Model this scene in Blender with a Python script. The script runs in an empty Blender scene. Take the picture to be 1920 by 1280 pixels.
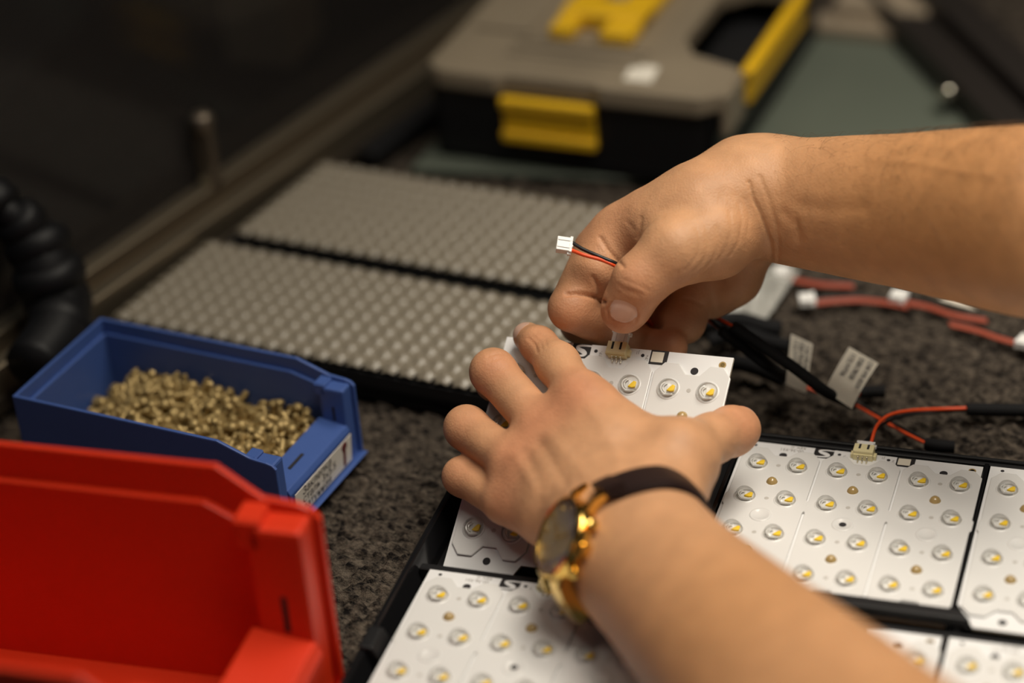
import bpy, bmesh, math, random
import numpy as np
from mathutils import Vector, Matrix
from mathutils.bvhtree import BVHTree

random.seed(7)
RNG = np.random.default_rng(11)
SC = bpy.context.scene
COL = SC.collection

# ------------------------------------------------------------------ camera
CAM_C = np.array([0.220515, -0.959732, 0.711465])
CAM_M = np.array([[0.95254, 0.295593, -0.072746],
                  [-0.097639, 0.523017, 0.846711],
                  [0.288329, -0.799424, 0.527056]])      # rows: right, up, backwards
FPX = 4500.0
cam_data = bpy.data.cameras.new('camera')
cam_data.sensor_width = 36.0
cam_data.lens = FPX * 36.0 / 1920.0
cam_data.clip_start = 0.05
cam_data.dof.use_dof = True
cam_data.dof.focus_distance = 1.176
cam_data.dof.aperture_fstop = 2.35
cam_data.dof.aperture_blades = 0
cam = bpy.data.objects.new('camera', cam_data)
COL.objects.link(cam)
mw = Matrix(CAM_M.T.tolist()).to_4x4()
mw.translation = Vector(CAM_C.tolist())
cam.matrix_world = mw
SC.camera = cam

# ------------------------------------------------------------------ light and exposure
SC.view_settings.view_transform = 'Standard'
SC.view_settings.look = 'None'
SC.view_settings.gamma = 1.0
SC.view_settings.use_curve_mapping = False
SC.view_settings.exposure = -0.12
SC.cycles.use_denoising = True
SC.cycles.max_bounces = 10
SC.cycles.transmission_bounces = 8
SC.cycles.transparent_max_bounces = 16
SC.cycles.blur_glossy = 0.3
SC.cycles.sample_clamp_indirect = 4.0

world = bpy.data.worlds.new('room_ambient')
SC.world = world
world.use_nodes = True
bg = world.node_tree.nodes['Background']
bg.inputs[0].default_value = (0.62, 0.84, 1.0, 1)
bg.inputs[1].default_value = 0.058


def area_light(name, loc, target, sx, sy, power, color, spread=180):
    ld = bpy.data.lights.new(name, 'AREA')
    ld.shape = 'RECTANGLE'
    ld.size, ld.size_y = sx, sy
    ld.energy = power
    ld.color = color
    ld.spread = math.radians(spread)
    o = bpy.data.objects.new(name, ld)
    COL.objects.link(o)
    o.location = loc
    d = Vector(target) - Vector(loc)
    o.rotation_euler = d.to_track_quat('-Z', 'Y').to_euler()
    return o


area_light('bench_panel_light', (0.31, -0.10, 1.15), (0.20, -0.06, 0.0), 0.80, 0.60, 4.25, (1.0, 0.915, 0.785), 84)
area_light('ceiling_panel_light', (0.45, 0.55, 1.95), (0.22, 0.16, 0.0), 0.9, 0.45, 3.5, (1.0, 0.91, 0.77), 90)
area_light('ceiling_panel_light', (-0.42, -0.42, 1.40), (-0.05, -0.05, 0.0), 0.45, 0.3, 1.6, (1.0, 0.92, 0.80))


# ------------------------------------------------------------------ helpers
def at(px, py, z):
    """world point on the horizontal plane z seen at photograph pixel (px, py)"""
    d = CAM_M.T @ np.array([px - 960.0, 640.0 - py, -FPX])
    return CAM_C + d * ((z - CAM_C[2]) / d[2])


def ad(px, py, dist):
    """world point seen at photograph pixel (px, py) at camera depth dist"""
    return CAM_C + CAM_M.T @ np.array([px - 960.0, 640.0 - py, -FPX]) * (dist / FPX)


def project(V):
    v = (np.asarray(V) - CAM_C) @ CAM_M.T
    return np.c_[960 + FPX * v[:, 0] / -v[:, 2], 640 - FPX * v[:, 1] / -v[:, 2], -v[:, 2]]


def cdir(x, y, z):
    return CAM_M.T @ np.array([x, y, z], float)


def tag(o, label=None, cat=None, group=None, kind=None):
    if label:
        o['label'] = label
    if cat:
        o['category'] = cat
    if group:
        o['group'] = group
    if kind:
        o['kind'] = kind
    return o


def empty(name, loc=(0, 0, 0), rot=None, label=None, cat=None, group=None):
    o = bpy.data.objects.new(name, None)
    o.empty_display_size = 0.02
    COL.objects.link(o)
    if rot is not None:
        m = Matrix(np.asarray(rot).tolist()).to_4x4()
        m.translation = Vector([float(c) for c in loc])
        o.matrix_world = m
    else:
        o.location = [float(c) for c in loc]
    return tag(o, label, cat, group)


def link(name, mesh, m=None, parent=None, loc=None, rotz=None, mat4=None):
    o = bpy.data.objects.new(name, mesh)
    COL.objects.link(o)
    if m is not None and not mesh.materials:
        mesh.materials.append(m)
    if parent is not None:
        o.parent = parent
    if mat4 is not None:
        o.matrix_basis = mat4
    else:
        if loc is not None:
            o.location = [float(c) for c in loc]
        if rotz is not None:
            o.rotation_euler = (0, 0, rotz)
    return o


def bm_mesh(bm, name, smooth=False, angle=None):
    bmesh.ops.recalc_face_normals(bm, faces=bm.faces)
    if smooth:
        for f in bm.faces:
            f.smooth = True
        if angle is not None:
            for e in bm.edges:
                if len(e.link_faces) == 2 and e.calc_face_angle(0) > angle:
                    e.smooth = False
    me = bpy.data.meshes.new(name)
    bm.to_mesh(me)
    bm.free()
    return me


def add_box(bm, x0, x1, y0, y1, z0, z1, bevel=0.0, M=None, seg=1):
    vs = [bm.verts.new((x, y, z)) for x in (x0, x1) for y in (y0, y1) for z in (z0, z1)]
    f = [(0, 1, 3, 2), (4, 6, 7, 5), (0, 4, 5, 1), (2, 3, 7, 6), (0, 2, 6, 4), (1, 5, 7, 3)]
    fs = [bm.faces.new([vs[i] for i in q]) for q in f]
    allv = vs
    if bevel > 0:
        es = list({e for fa in fs for e in fa.edges})
        r = bmesh.ops.bevel(bm, geom=es, offset=bevel, segments=seg, profile=0.6, affect='EDGES')
        allv = list({v for v in r['verts']} | {v for v in vs if v.is_valid})
    if M is not None:
        for v in allv:
            v.co = M @ v.co
    return allv


def add_prism(bm, pts, vec, bevel=0.0, seg=2):
    """extrude a planar polygon (3D points) along vec"""
    vec = Vector([float(c) for c in vec])
    a = [bm.verts.new([float(c) for c in p]) for p in pts]
    b = [bm.verts.new(Vector([float(c) for c in p]) + vec) for p in pts]
    n = len(a)
    fs = [bm.faces.new(a), bm.faces.new(b[::-1])]
    for i in range(n):
        fs.append(bm.faces.new([a[i], b[i], b[(i + 1) % n], a[(i + 1) % n]]))
    bmesh.ops.recalc_face_normals(bm, faces=fs)
    if bevel > 0:
        es = list({e for fa in fs for e in fa.edges})
        bmesh.ops.bevel(bm, geom=es, offset=bevel, segments=seg, profile=0.6, affect='EDGES', clamp_overlap=True)


def poly_prism(bm, xy, z0, z1, bevel=0.0, seg=2):
    add_prism(bm, [(x, y, z0) for x, y in xy], (0, 0, z1 - z0), bevel, seg)


def add_lathe(bm, prof, n=24, M=None, cx=0.0, cy=0.0):
    """profile of (r, z) revolved about z"""
    rings = []
    for r, z in prof:
        if r < 1e-7:
            rings.append([bm.verts.new((cx, cy, z))])
        else:
            rings.append([bm.verts.new((cx + r * math.cos(2 * math.pi * i / n), cy + r * math.sin(2 * math.pi * i / n), z)) for i in range(n)])
    for A, B in zip(rings, rings[1:]):
        for i in range(n):
            j = (i + 1) % n
            if len(A) == 1 and len(B) == 1:
                continue
            if len(A) == 1:
                bm.faces.new([A[0], B[i], B[j]])
            elif len(B) == 1:
                bm.faces.new([A[i], A[j], B[0]])
            else:
                bm.faces.new([A[i], A[j], B[j], B[i]])
    for R in (rings[0], rings[-1]):
        if len(R) > 1:
            bm.faces.new(R)
    if M is not None:
        for R in rings:
            for v in R:
                v.co = M @ v.co


def catmull(P, n=8):
    P = np.asarray(P, float)
    Q = np.vstack([2 * P[0] - P[1], P, 2 * P[-1] - P[-2]])
    out = []
    for i in range(1, len(Q) - 2):
        p0, p1, p2, p3 = Q[i - 1], Q[i], Q[i + 1], Q[i + 2]
        for t in np.linspace(0, 1, n, endpoint=False):
            out.append(0.5 * ((2 * p1) + (-p0 + p2) * t + (2 * p0 - 5 * p1 + 4 * p2 - p3) * t * t + (-p0 + 3 * p1 - 3 * p2 + p3) * t ** 3))
    out.append(P[-1])
    return np.array(out)


def add_tube(bm, path, rad, n=10, caps=True):
    path = np.asarray(path, float)
    rad = np.broadcast_to(np.asarray(rad, float), (len(path),))
    T = np.gradient(path, axis=0)
    T /= np.linalg.norm(T, axis=1)[:, None] + 1e-12
    up = np.array([0, 0, 1.0]) if abs(T[0][2]) < 0.9 else np.array([1.0, 0, 0])
    rings = []
    N = np.cross(T[0], up)
    N /= np.linalg.norm(N)
    for p, t, r in zip(path, T, rad):
        N = N - t * (N @ t)
        N /= np.linalg.norm(N) + 1e-12
        B = np.cross(t, N)
        rings.append([bm.verts.new((p + r * (N * math.cos(a) + B * math.sin(a))).tolist()) for a in np.linspace(0, 2 * math.pi, n, endpoint=False)])
    for A, B in zip(rings, rings[1:]):
        for i in range(n):
            bm.faces.new([A[i], A[(i + 1) % n], B[(i + 1) % n], B[i]])
    if caps:
        bm.faces.new(rings[0][::-1])
        bm.faces.new(rings[-1])


def tube_mesh(name, pts, r, n=10, sm=8):
    bm = bmesh.new()
    add_tube(bm, catmull(pts, sm), r, n)
    return bm_mesh(bm, name, True, 1.0)


def np_mesh(name, V, F, smooth=True):
    me = bpy.data.meshes.new(name)
    V = np.asarray(V, np.float32)
    F = np.asarray(F, np.int32)
    k = F.shape[1]
    me.vertices.add(len(V))
    me.vertices.foreach_set('co', V.ravel())
    me.loops.add(F.size)
    me.loops.foreach_set('vertex_index', F.ravel())
    me.polygons.add(len(F))
    me.polygons.foreach_set('loop_start', np.arange(0, F.size, k, dtype=np.int32))
    if smooth:
        me.polygons.foreach_set('use_smooth', np.ones(len(F), bool))
    me.update(calc_edges=True)
    me.validate()
    return me


def grid_faces(nx, ny):
    i = np.arange(nx * ny).reshape(ny, nx)
    return np.stack([i[:-1, :-1], i[:-1, 1:], i[1:, 1:], i[1:, :-1]], -1).reshape(-1, 4)


def text_mesh(name, body, size, align='LEFT', extrude=0.0):
    cu = bpy.data.curves.new(name, 'FONT')
    cu.body = body
    cu.size = size
    cu.align_x = align
    cu.align_y = 'CENTER'
    cu.extrude = extrude
    cu.resolution_u = 3
    o = bpy.data.objects.new(name, cu)
    COL.objects.link(o)
    me = bpy.data.meshes.new_from_object(o.evaluated_get(bpy.context.evaluated_depsgraph_get()))
    bpy.data.objects.remove(o)
    bpy.data.curves.remove(cu)
    me.name = name
    return me


# ------------------------------------------------------------------ materials
def mat(name, color, rough=0.5, metal=0.0, spec=0.5, noise=None, bump=None, coat=0.0, trans=0.0, ior=1.45, sss=0.0, mottle=0.0, mscale=60.0):
    """noise: None; bump: (scale, strength, distance); mottle: colour variation amount"""
    m = bpy.data.materials.new(name)
    m.use_nodes = True
    nt = m.node_tree
    b = nt.nodes['Principled BSDF']
    b.inputs['Base Color'].default_value = (*color, 1)
    b.inputs['Roughness'].default_value = rough
    b.inputs['Metallic'].default_value = metal
    b.inputs['Specular IOR Level'].default_value = spec
    b.inputs['Coat Weight'].default_value = coat
    b.inputs['Transmission Weight'].default_value = trans
    b.inputs['IOR'].default_value = ior
    if sss > 0:
        b.inputs['Subsurface Weight'].default_value = sss
        b.inputs['Subsurface Radius'].default_value = (0.004, 0.003, 0.002)
        b.inputs['Subsurface Scale'].default_value = 1.0
    tc = nt.nodes.new('ShaderNodeTexCoord')
    if mottle > 0:
        n = nt.nodes.new('ShaderNodeTexNoise')
        n.inputs['Scale'].default_value = mscale
        n.inputs['Detail'].default_value = 5
        nt.links.new(tc.outputs['Object'], n.inputs['Vector'])
        r = nt.nodes.new('ShaderNodeMix')
        r.data_type = 'RGBA'
        r.inputs['A'].default_value = (*[c * (1 - mottle) for c in color], 1)
        r.inputs['B'].default_value = (*[min(1, c * (1 + mottle)) for c in color], 1)
        nt.links.new(n.outputs['Fac'], r.inputs['Factor'])
        nt.links.new(r.outputs['Result'], b.inputs['Base Color'])
    if bump:
        n = nt.nodes.new('ShaderNodeTexNoise')
        n.inputs['Scale'].default_value = bump[0]
        n.inputs['Detail'].default_value = 4
        nt.links.new(tc.outputs['Object'], n.inputs['Vector'])
        bp = nt.nodes.new('ShaderNodeBump')
        bp.inputs['Strength'].default_value = bump[1]
        bp.inputs['Distance'].default_value = bump[2]
        nt.links.new(n.outputs['Fac'], bp.inputs['Height'])
        nt.links.new(bp.outputs['Normal'], b.inputs['Normal'])
    return m


def carpet_mat(name, dark, light, scale):
    m = mat(name, dark, 0.95, spec=0.1)
    nt = m.node_tree
    b = nt.nodes['Principled BSDF']
    tc = nt.nodes.new('ShaderNodeTexCoord')
    n1 = nt.nodes.new('ShaderNodeTexNoise')
    n1.inputs['Scale'].default_value = scale
    n1.inputs['Detail'].default_value = 6
    n1.inputs['Roughness'].default_value = 0.75
    mp = nt.nodes.new('ShaderNodeMapping')
    mp.inputs['Scale'].default_value = (1.0, 1.7, 1.7)
    nt.links.new(tc.outputs['Object'], mp.inputs['Vector'])
    nt.links.new(mp.outputs['Vector'], n1.inputs['Vector'])
    cr = nt.nodes.new('ShaderNodeValToRGB')
    cr.color_ramp.elements[0].position = 0.40
    cr.color_ramp.elements[0].color = (*dark, 1)
    cr.color_ramp.elements[1].position = 0.64
    cr.color_ramp.elements[1].color = (*light, 1)
    nt.links.new(n1.outputs['Fac'], cr.inputs['Fac'])
    nt.links.new(cr.outputs['Color'], b.inputs['Base Color'])
    n2 = nt.nodes.new('ShaderNodeTexNoise')
    n2.inputs['Scale'].default_value = 1400
    nt.links.new(tc.outputs['Object'], n2.inputs['Vector'])
    bp = nt.nodes.new('ShaderNodeBump')
    bp.inputs['Strength'].default_value = 0.8
    bp.inputs['Distance'].default_value = 0.0008
    nt.links.new(n2.outputs['Fac'], bp.inputs['Height'])
    nt.links.new(bp.outputs['Normal'], b.inputs['Normal'])
    return m


def skin_mat():
    m = bpy.data.materials.new('skin')
    m.use_nodes = True
    nt = m.node_tree
    b = nt.nodes['Principled BSDF']
    b.inputs['Roughness'].default_value = 0.5
    b.inputs['Specular IOR Level'].default_value = 0.35
    b.inputs['Subsurface Weight'].default_value = 0.12
    b.inputs['Subsurface Radius'].default_value = (1.0, 0.45, 0.25)
    b.inputs['Subsurface Scale'].default_value = 0.0035
    at_ = nt.nodes.new('ShaderNodeAttribute')
    at_.attribute_name = 'skin_tone'
    tc = nt.nodes.new('ShaderNodeTexCoord')
    n = nt.nodes.new('ShaderNodeTexNoise')
    n.inputs['Scale'].default_value = 90
    n.inputs['Detail'].default_value = 5
    nt.links.new(tc.outputs['Object'], n.inputs['Vector'])
    mr = nt.nodes.new('ShaderNodeMapRange')
    mr.inputs['From Min'].default_value = 0.3
    mr.inputs['From Max'].default_value = 0.7
    mr.inputs['To Min'].default_value = 0.90
    mr.inputs['To Max'].default_value = 1.08
    nt.links.new(n.outputs['Fac'], mr.inputs['Value'])
    mx = nt.nodes.new('ShaderNodeVectorMath')
    mx.operation = 'SCALE'
    nt.links.new(at_.outputs['Color'], mx.inputs[0])
    nt.links.new(mr.outputs['Result'], mx.inputs['Scale'])
    nt.links.new(mx.outputs['Vector'], b.inputs['Base Color'])
    v = nt.nodes.new('ShaderNodeTexVoronoi')
    v.inputs['Scale'].default_value = 900
    nt.links.new(tc.outputs['Object'], v.inputs['Vector'])
    n3 = nt.nodes.new('ShaderNodeTexNoise')
    n3.inputs['Scale'].default_value = 260
    n3.inputs['Detail'].default_value = 4
    nt.links.new(tc.outputs['Object'], n3.inputs['Vector'])
    ma = nt.nodes.new('ShaderNodeMath')
    ma.operation = 'MULTIPLY_ADD'
    ma.inputs[1].default_value = 0.45
    nt.links.new(v.outputs['Distance'], ma.inputs[0])
    nt.links.new(n3.outputs['Fac'], ma.inputs[2])
    bp = nt.nodes.new('ShaderNodeBump')
    bp.inputs['Strength'].default_value = 0.42
    bp.inputs['Distance'].default_value = 0.0006
    nt.links.new(ma.outputs['Value'], bp.inputs['Height'])
    nt.links.new(bp.outputs['Normal'], b.inputs['Normal'])
    return m


def thin_clear(name, tint, rough, ior, amount=1.0):
    """clear moulded plastic: see-through with a Fresnel reflection"""
    m = bpy.data.materials.new(name)
    m.use_nodes = True
    nt = m.node_tree
    out = nt.nodes['Material Output']
    nt.nodes.remove(nt.nodes['Principled BSDF'])
    t = nt.nodes.new('ShaderNodeBsdfTransparent')
    t.inputs['Color'].default_value = (*tint, 1)
    g = nt.nodes.new('ShaderNodeBsdfGlossy')
    g.inputs['Roughness'].default_value = rough
    f = nt.nodes.new('ShaderNodeFresnel')
    f.inputs['IOR'].default_value = ior
    mx = nt.nodes.new('ShaderNodeMixShader')
    sc = nt.nodes.new('ShaderNodeMath')
    sc.operation = 'MULTIPLY'
    sc.inputs[1].default_value = amount
    nt.links.new(f.outputs['Fac'], sc.inputs[0])
    nt.links.new(sc.outputs['Value'], mx.inputs['Fac'])
    nt.links.new(t.outputs['BSDF'], mx.inputs[1])
    nt.links.new(g.outputs['BSDF'], mx.inputs[2])
    nt.links.new(mx.outputs['Shader'], out.inputs['Surface'])
    return m


M = {}
M['carpet'] = carpet_mat('dark_loop_carpet', (0.007, 0.006, 0.006), (0.128, 0.103, 0.080), 150)
M['rubber'] = mat('black_rubber', (0.006, 0.006, 0.007), 0.5, spec=0.3)
M['black'] = mat('black_plastic', (0.010, 0.010, 0.011), 0.45, spec=0.4, bump=(700, 0.15, 0.0003))
M['black_gloss'] = mat('glossy_black_plastic', (0.008, 0.008, 0.009), 0.18)
M['sleeve'] = mat('black_woven_sleeve', (0.009, 0.009, 0.010), 0.75, spec=0.2, bump=(1800, 0.6, 0.0004))
M['pcb'] = mat('white_solder_mask', (0.76, 0.76, 0.765), 0.42, mottle=0.02, mscale=150)
M['pcb_edge'] = mat('board_edge', (0.42, 0.38, 0.30), 0.7)
M['plate'] = mat('clear_lens_plate', (0.70, 0.695, 0.685), 0.22, coat=0.2, bump=(260, 0.10, 0.0004))
M['lens'] = thin_clear('clear_lens', (0.97, 0.97, 0.96), 0.10, 1.32, 0.6)
M['streak'] = mat('refraction_streak', (0.80, 0.80, 0.79), 0.08, spec=0.9, coat=0.6)  # pale gloss imitating refracted streaks inside the lens domes
M['phosphor'] = mat('yellow_phosphor', (0.92, 0.62, 0.035), 0.5)
M['package'] = mat('led_package', (0.80, 0.79, 0.76), 0.4)
M['amber'] = mat('amber_resin', (0.40, 0.28, 0.115), 0.16, coat=0.5, mottle=0.1, mscale=400)
M['hole'] = mat('drilled_hole', (0.02, 0.018, 0.02), 0.8)
M['grey_dot'] = mat('grey_pad', (0.48, 0.46, 0.43), 0.5)
M['print'] = mat('black_print', (0.018, 0.016, 0.017), 0.6)
M['print_grey'] = mat('grey_print', (0.30, 0.28, 0.26), 0.6)
M['print_faint'] = mat('faint_print', (0.72, 0.67, 0.56), 0.6)
M['cream'] = mat('cream_nylon', (0.80, 0.72, 0.42), 0.4)
M['white_nylon'] = mat('white_nylon', (0.86, 0.85, 0.83), 0.35)
M['tin'] = mat('tinned_pin', (0.72, 0.68, 0.58), 0.22, metal=1.0)
M['wire_red'] = mat('red_wire_insulation', (0.80, 0.085, 0.018), 0.38)
M['wire_dull'] = mat('dull_red_insulation', (0.36, 0.075, 0.040), 0.5)
M['wire_black'] = mat('black_wire_insulation', (0.012, 0.012, 0.012), 0.4)
M['paper'] = mat('white_label_paper', (0.80, 0.75, 0.65), 0.6, mottle=0.05)
M['blue'] = mat('blue_polypropylene', (0.050, 0.100, 0.310), 0.42, mottle=0.08, mscale=40, bump=(500, 0.12, 0.0004))
M['red'] = mat('red_polypropylene', (0.66, 0.034, 0.008), 0.40, mottle=0.06, mscale=40, bump=(400, 0.12, 0.0004))
M['brass'] = mat('yellow_zinc', (0.37, 0.265, 0.11), 0.48, metal=0.5, mottle=0.25, mscale=120)
M['gold'] = mat('polished_gold', (0.90, 0.60, 0.16), 0.16, metal=1.0)
M['leather'] = mat('dark_brown_leather', (0.019, 0.010, 0.009), 0.45, spec=0.35, bump=(600, 0.35, 0.0006))
M['dial'] = mat('grey_brown_dial', (0.42, 0.36, 0.29), 0.4, metal=0.1)
M['crystal'] = thin_clear('watch_crystal', (0.96, 0.95, 0.93), 0.05, 1.16, 0.4)
M['blister'] = mat('milky_clear_tray', (0.215, 0.185, 0.140), 0.32, coat=0.3)
M['alu'] = mat('brushed_aluminium', (0.34, 0.28, 0.20), 0.38, metal=0.9, bump=(300, 0.1, 0.0003))
M['alu_dark'] = mat('dark_aluminium', (0.16, 0.13, 0.10), 0.45, metal=0.8)
M['pane'] = mat('smoked_pane', (0.030, 0.027, 0.026), 0.12, spec=0.4)
M['pane'].node_tree.nodes['Principled BSDF'].inputs['Alpha'].default_value = 0.55
M['smoky'] = mat('smoky_polycarbonate', (0.245, 0.20, 0.142), 0.34, mottle=0.30, mscale=14)
M['yellow'] = mat('yellow_plastic', (0.78, 0.46, 0.014), 0.42, mottle=0.06)
M['teal'] = mat('grey_green_sheet', (0.115, 0.132, 0.105), 0.40, mottle=0.12, mscale=12)
M['box_tan'] = mat('pale_tan', (0.55, 0.42, 0.27), 0.7, mottle=0.06)
M['card'] = mat('beige_board', (0.30, 0.24, 0.17), 0.7, mottle=0.06)
M['beam'] = mat('dark_painted_steel', (0.022, 0.018, 0.016), 0.42)
M['floor'] = mat('brown_floor', (0.25, 0.185, 0.12), 0.6, mottle=0.1, mscale=6)
M['wall'] = mat('dark_wall', (0.05, 0.042, 0.036), 0.8)
M['film'] = mat('clear_film', (0.55, 0.54, 0.50), 0.25, coat=0.3, trans=0.35, bump=(90, 0.8, 0.004))
M['skin'] = skin_mat()
M['nail'] = mat('fingernail', (0.66, 0.42, 0.32), 0.30, coat=0.25)
M['hair'] = mat('arm_hair', (0.10, 0.055, 0.028), 0.5)
M['concrete'] = M['wall']
# ------------------------------------------------------------------ the setting
def plane_box(name, x0, x1, y0, y1, z0, z1, m, kind='structure'):
    bm = bmesh.new()
    add_box(bm, x0, x1, y0, y1, z0, z1)
    o = link(name, bm_mesh(bm, name), m)
    o['kind'] = kind
    return o


plane_box('floor', -2.5, 3.0, -2.2, 4.0, -0.80, -0.75, M['floor'])
plane_box('wall_back', -2.5, 3.0, 4.0, 4.1, -0.80, 2.4, M['wall'])
plane_box('wall_right', 3.0, 3.1, -2.2, 4.0, -0.80, 2.4, M['wall'])
plane_box('ceiling', -2.5, 3.0, -2.2, 4.0, 2.40, 2.45, M['wall'])

# workbench: board with legs (parts), carpet lies on it
bench = empty('workbench', (0, 0, -0.75), label='carpet-topped workbench that everything on it stands on, with dark edges', cat='workbench')
BX0, BX1, BY0, BY1 = -0.62, 0.60, -0.55, 0.72
bm = bmesh.new()
add_box(bm, BX0, BX1, BY0, BY1, 0.70, 0.742, 0.003)
link('bench_board', bm_mesh(bm, 'bench_board'), M['beam'], bench)
bm = bmesh.new()
add_box(bm, -0.03, 0.03, -0.03, 0.03, 0.0, 0.70, 0.003)
leg_me = bm_mesh(bm, 'leg')
for lx in (BX0 + 0.06, BX1 - 0.06):
    for ly in (BY0 + 0.06, BY1 - 0.06):
        link('leg', leg_me, M['beam'], bench, (lx, ly, 0))


def loops_height(X, Y, px_, py_, ang):
    """height field of jittered carpet loops"""
    c, s = math.cos(ang), math.sin(ang)
    U, Vv = (X * c + Y * s) / px_, (-X * s + Y * c) / py_
    iu, iv = np.floor(U).astype(int), np.floor(Vv).astype(int)
    H = np.zeros_like(X)
    tbl = RNG.random((257, 263, 3))
    for du in (-1, 0, 1):
        for dv in (-1, 0, 1):
            a, b = iu + du, iv + dv
            t = tbl[a % 257, b % 263]
            d2 = ((U - (a + 0.5 + (t[..., 0] - 0.5) * 0.8 + 0.5 * (b % 2))) * 1.5) ** 2 + ((Vv - (b + 0.5 + (t[..., 1] - 0.5) * 0.6)) * 1.7) ** 2
            H = np.maximum(H, np.exp(-d2 * 1.5) * (0.55 + 0.45 * t[..., 2]))
    return H


# carpet: near part is real looped relief, one object
nx, ny = 460, 560
xs = np.concatenate([[BX0], np.linspace(-0.27, 0.24, nx - 2), [BX1]])
ys = np.concatenate([[BY0], np.linspace(-0.34, 0.30, ny - 2), [BY1]])
X, Y = np.meshgrid(xs, ys)
Z = -0.0060 + 0.0064 * loops_height(X, Y, 0.0082, 0.0052, 0.06) + 0.0012 * (np.sin(X * 900 + 3 * np.sin(Y * 60)) * 0.5 + 0.5) * RNG.random(X.shape)
Z[0, :] = Z[-1, :] = Z[:, 0] = Z[:, -1] = -0.002
carpet = link('carpet', np_mesh('carpet', np.c_[X.ravel(), Y.ravel(), Z.ravel()], grid_faces(nx, ny)), M['carpet'])
tag(carpet, 'dark grey brown loop pile carpet covering the bench top', 'carpet')

# left side: smoked pane, rail at its foot, post with a knob
r0, r1 = at(160, 570, 0.03), at(820, 110, 0.03)
rd = (r1 - r0) / np.linalg.norm(r1 - r0)
rn = np.array([-rd[1], rd[0], 0.0])          # away from the bench middle
A0, A1 = r0 - rd * 0.35, r1 + rd * 0.45


def ribbon(name, o0, o1, z0, z1, m, parent=None, bevel=0.0008):
    """long bar along the rail between two sideways offsets"""
    bm = bmesh.new()
    p = [A0 + rn * o0, A1 + rn * o0, A1 + rn * o1, A0 + rn * o1]
    add_prism(bm, [(q[0], q[1], z0) for q in p], (0, 0, z1 - z0), bevel, 1)
    return link(name, bm_mesh(bm, name), m, parent)


wl = ribbon('wall_left', 0.030, 0.036, 0.0, 0.95, M['pane'])
wl['kind'] = 'structure'
gs = r0 + rd * 0.250  # shade of the gap beside the rail, modelled as a black strip
ge = r0 + rd * 0.62
bm = bmesh.new()
poly_prism(bm, [tuple((p + rn * o)[:2]) for p, o in [(gs, -0.020), (ge, -0.020), (ge, -0.004), (gs, -0.004)]], 0.001, 0.012, 0.002, 1)
tag(link('shadow_gap_strip', bm_mesh(bm, 'shadow_gap_strip'), M['rubber']), 'black strip standing in for the shadow gap beside the metal rail, left of the toolbox', 'shadow strip')
rail = empty('metal_rail', r0, label='long dull brass-coloured metal rail along the foot of the dark pane', cat='rail')
for nm, o0, o1, z0, z1, m in [('rail_base', -0.002, 0.048, 0.001, 0.012, 'alu_dark'), ('rail_flange', -0.002, 0.008, 0.012, 0.030, 'alu'),
                              ('rail_groove', 0.008, 0.018, 0.012, 0.022, 'alu_dark'), ('rail_lip', 0.018, 0.030, 0.012, 0.034, 'alu')]:
    o = ribbon(nm, o0, o1, z0, z1, M[m])
    o.parent = rail
    o.matrix_parent_inverse = rail.matrix_basis.inverted()
def adopt(o, parent):
    """parent a part whose mesh is already in world coordinates"""
    o.parent = parent
    o.matrix_parent_inverse = parent.matrix_basis.inverted() if parent.parent is None else Matrix.Identity(4)
    return o


def build(name, m, parent, fn, smooth=False, angle=None):
    bm = bmesh.new()
    fn(bm)
    return link(name, bm_mesh(bm, name, smooth, angle), m, parent)


# ------------------------------------------------------------------ circuit boards (board frame: first chip at the origin, x along the rows, y away)
PX, PY = 0.0200, 0.02807
BXL, BXR, BYB, BYT = -0.0125, 0.1070, -0.1060, 0.0205
ZT = 0.0            # top of the board in its own frame
mm = 0.001


def plate_outline(x0, x1, yt, yb, xc):
    """lens plate outline with chamfered corners and a notch for the screw hole at each end"""
    c = 5.5 * mm
    n = 3.6 * mm
    d = 5.6 * mm
    top = [(x0, yt - c), (x0 + c * 0.8, yt), (xc - n - 4.5 * mm, yt), (xc - n, yt - d), (xc + n, yt - d), (xc + n + 4.5 * mm, yt), (x1 - c * 0.8, yt), (x1, yt - c)]
    side_r = [(x1, -0.026), (x1 + 0.9 * mm, -0.0275), (x1 + 0.9 * mm, -0.0345), (x1, -0.036)]
    bot = [(x1, yb + c), (x1 - c * 0.8, yb), (xc + n + 4.5 * mm, yb), (xc + n, yb + d), (xc - n, yb + d), (xc - n - 4.5 * mm, yb), (x0 + c * 0.8, yb), (x0, yb + c)]
    side_l = [(x0, -0.036), (x0 - 0.9 * mm, -0.0345), (x0 - 0.9 * mm, -0.0275), (x0, -0.026)]
    return top + side_r + bot + side_l


PLATE_H = 1.5 * mm
ME = {}
bm = bmesh.new()
add_lathe(bm, [(0.0, PLATE_H + 4.2 * mm), (1.6 * mm, PLATE_H + 4.0 * mm), (3.0 * mm, PLATE_H + 3.35 * mm), (4.0 * mm, PLATE_H + 2.3 * mm), (4.55 * mm, PLATE_H + 1.1 * mm), (4.7 * mm, PLATE_H + 0.02 * mm)], 24)
# asymmetric bulb, stretched along y, leaning to one side
for v in bm.verts:
    h = max(0.0, v.co.z - PLATE_H)
    v.co.x -= 0.12 * h
    v.co.y *= 1.10
    v.co.x *= 1.06
    v.co.z = PLATE_H + (v.co.z - PLATE_H) * 1.1
bm.faces.ensure_lookup_table()
bmesh.ops.delete(bm, geom=[f for f in bm.faces if len(f.verts) > 4], context='FACES')
ME['lens'] = bm_mesh(bm, 'lens_dome', True, 1.2)
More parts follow.
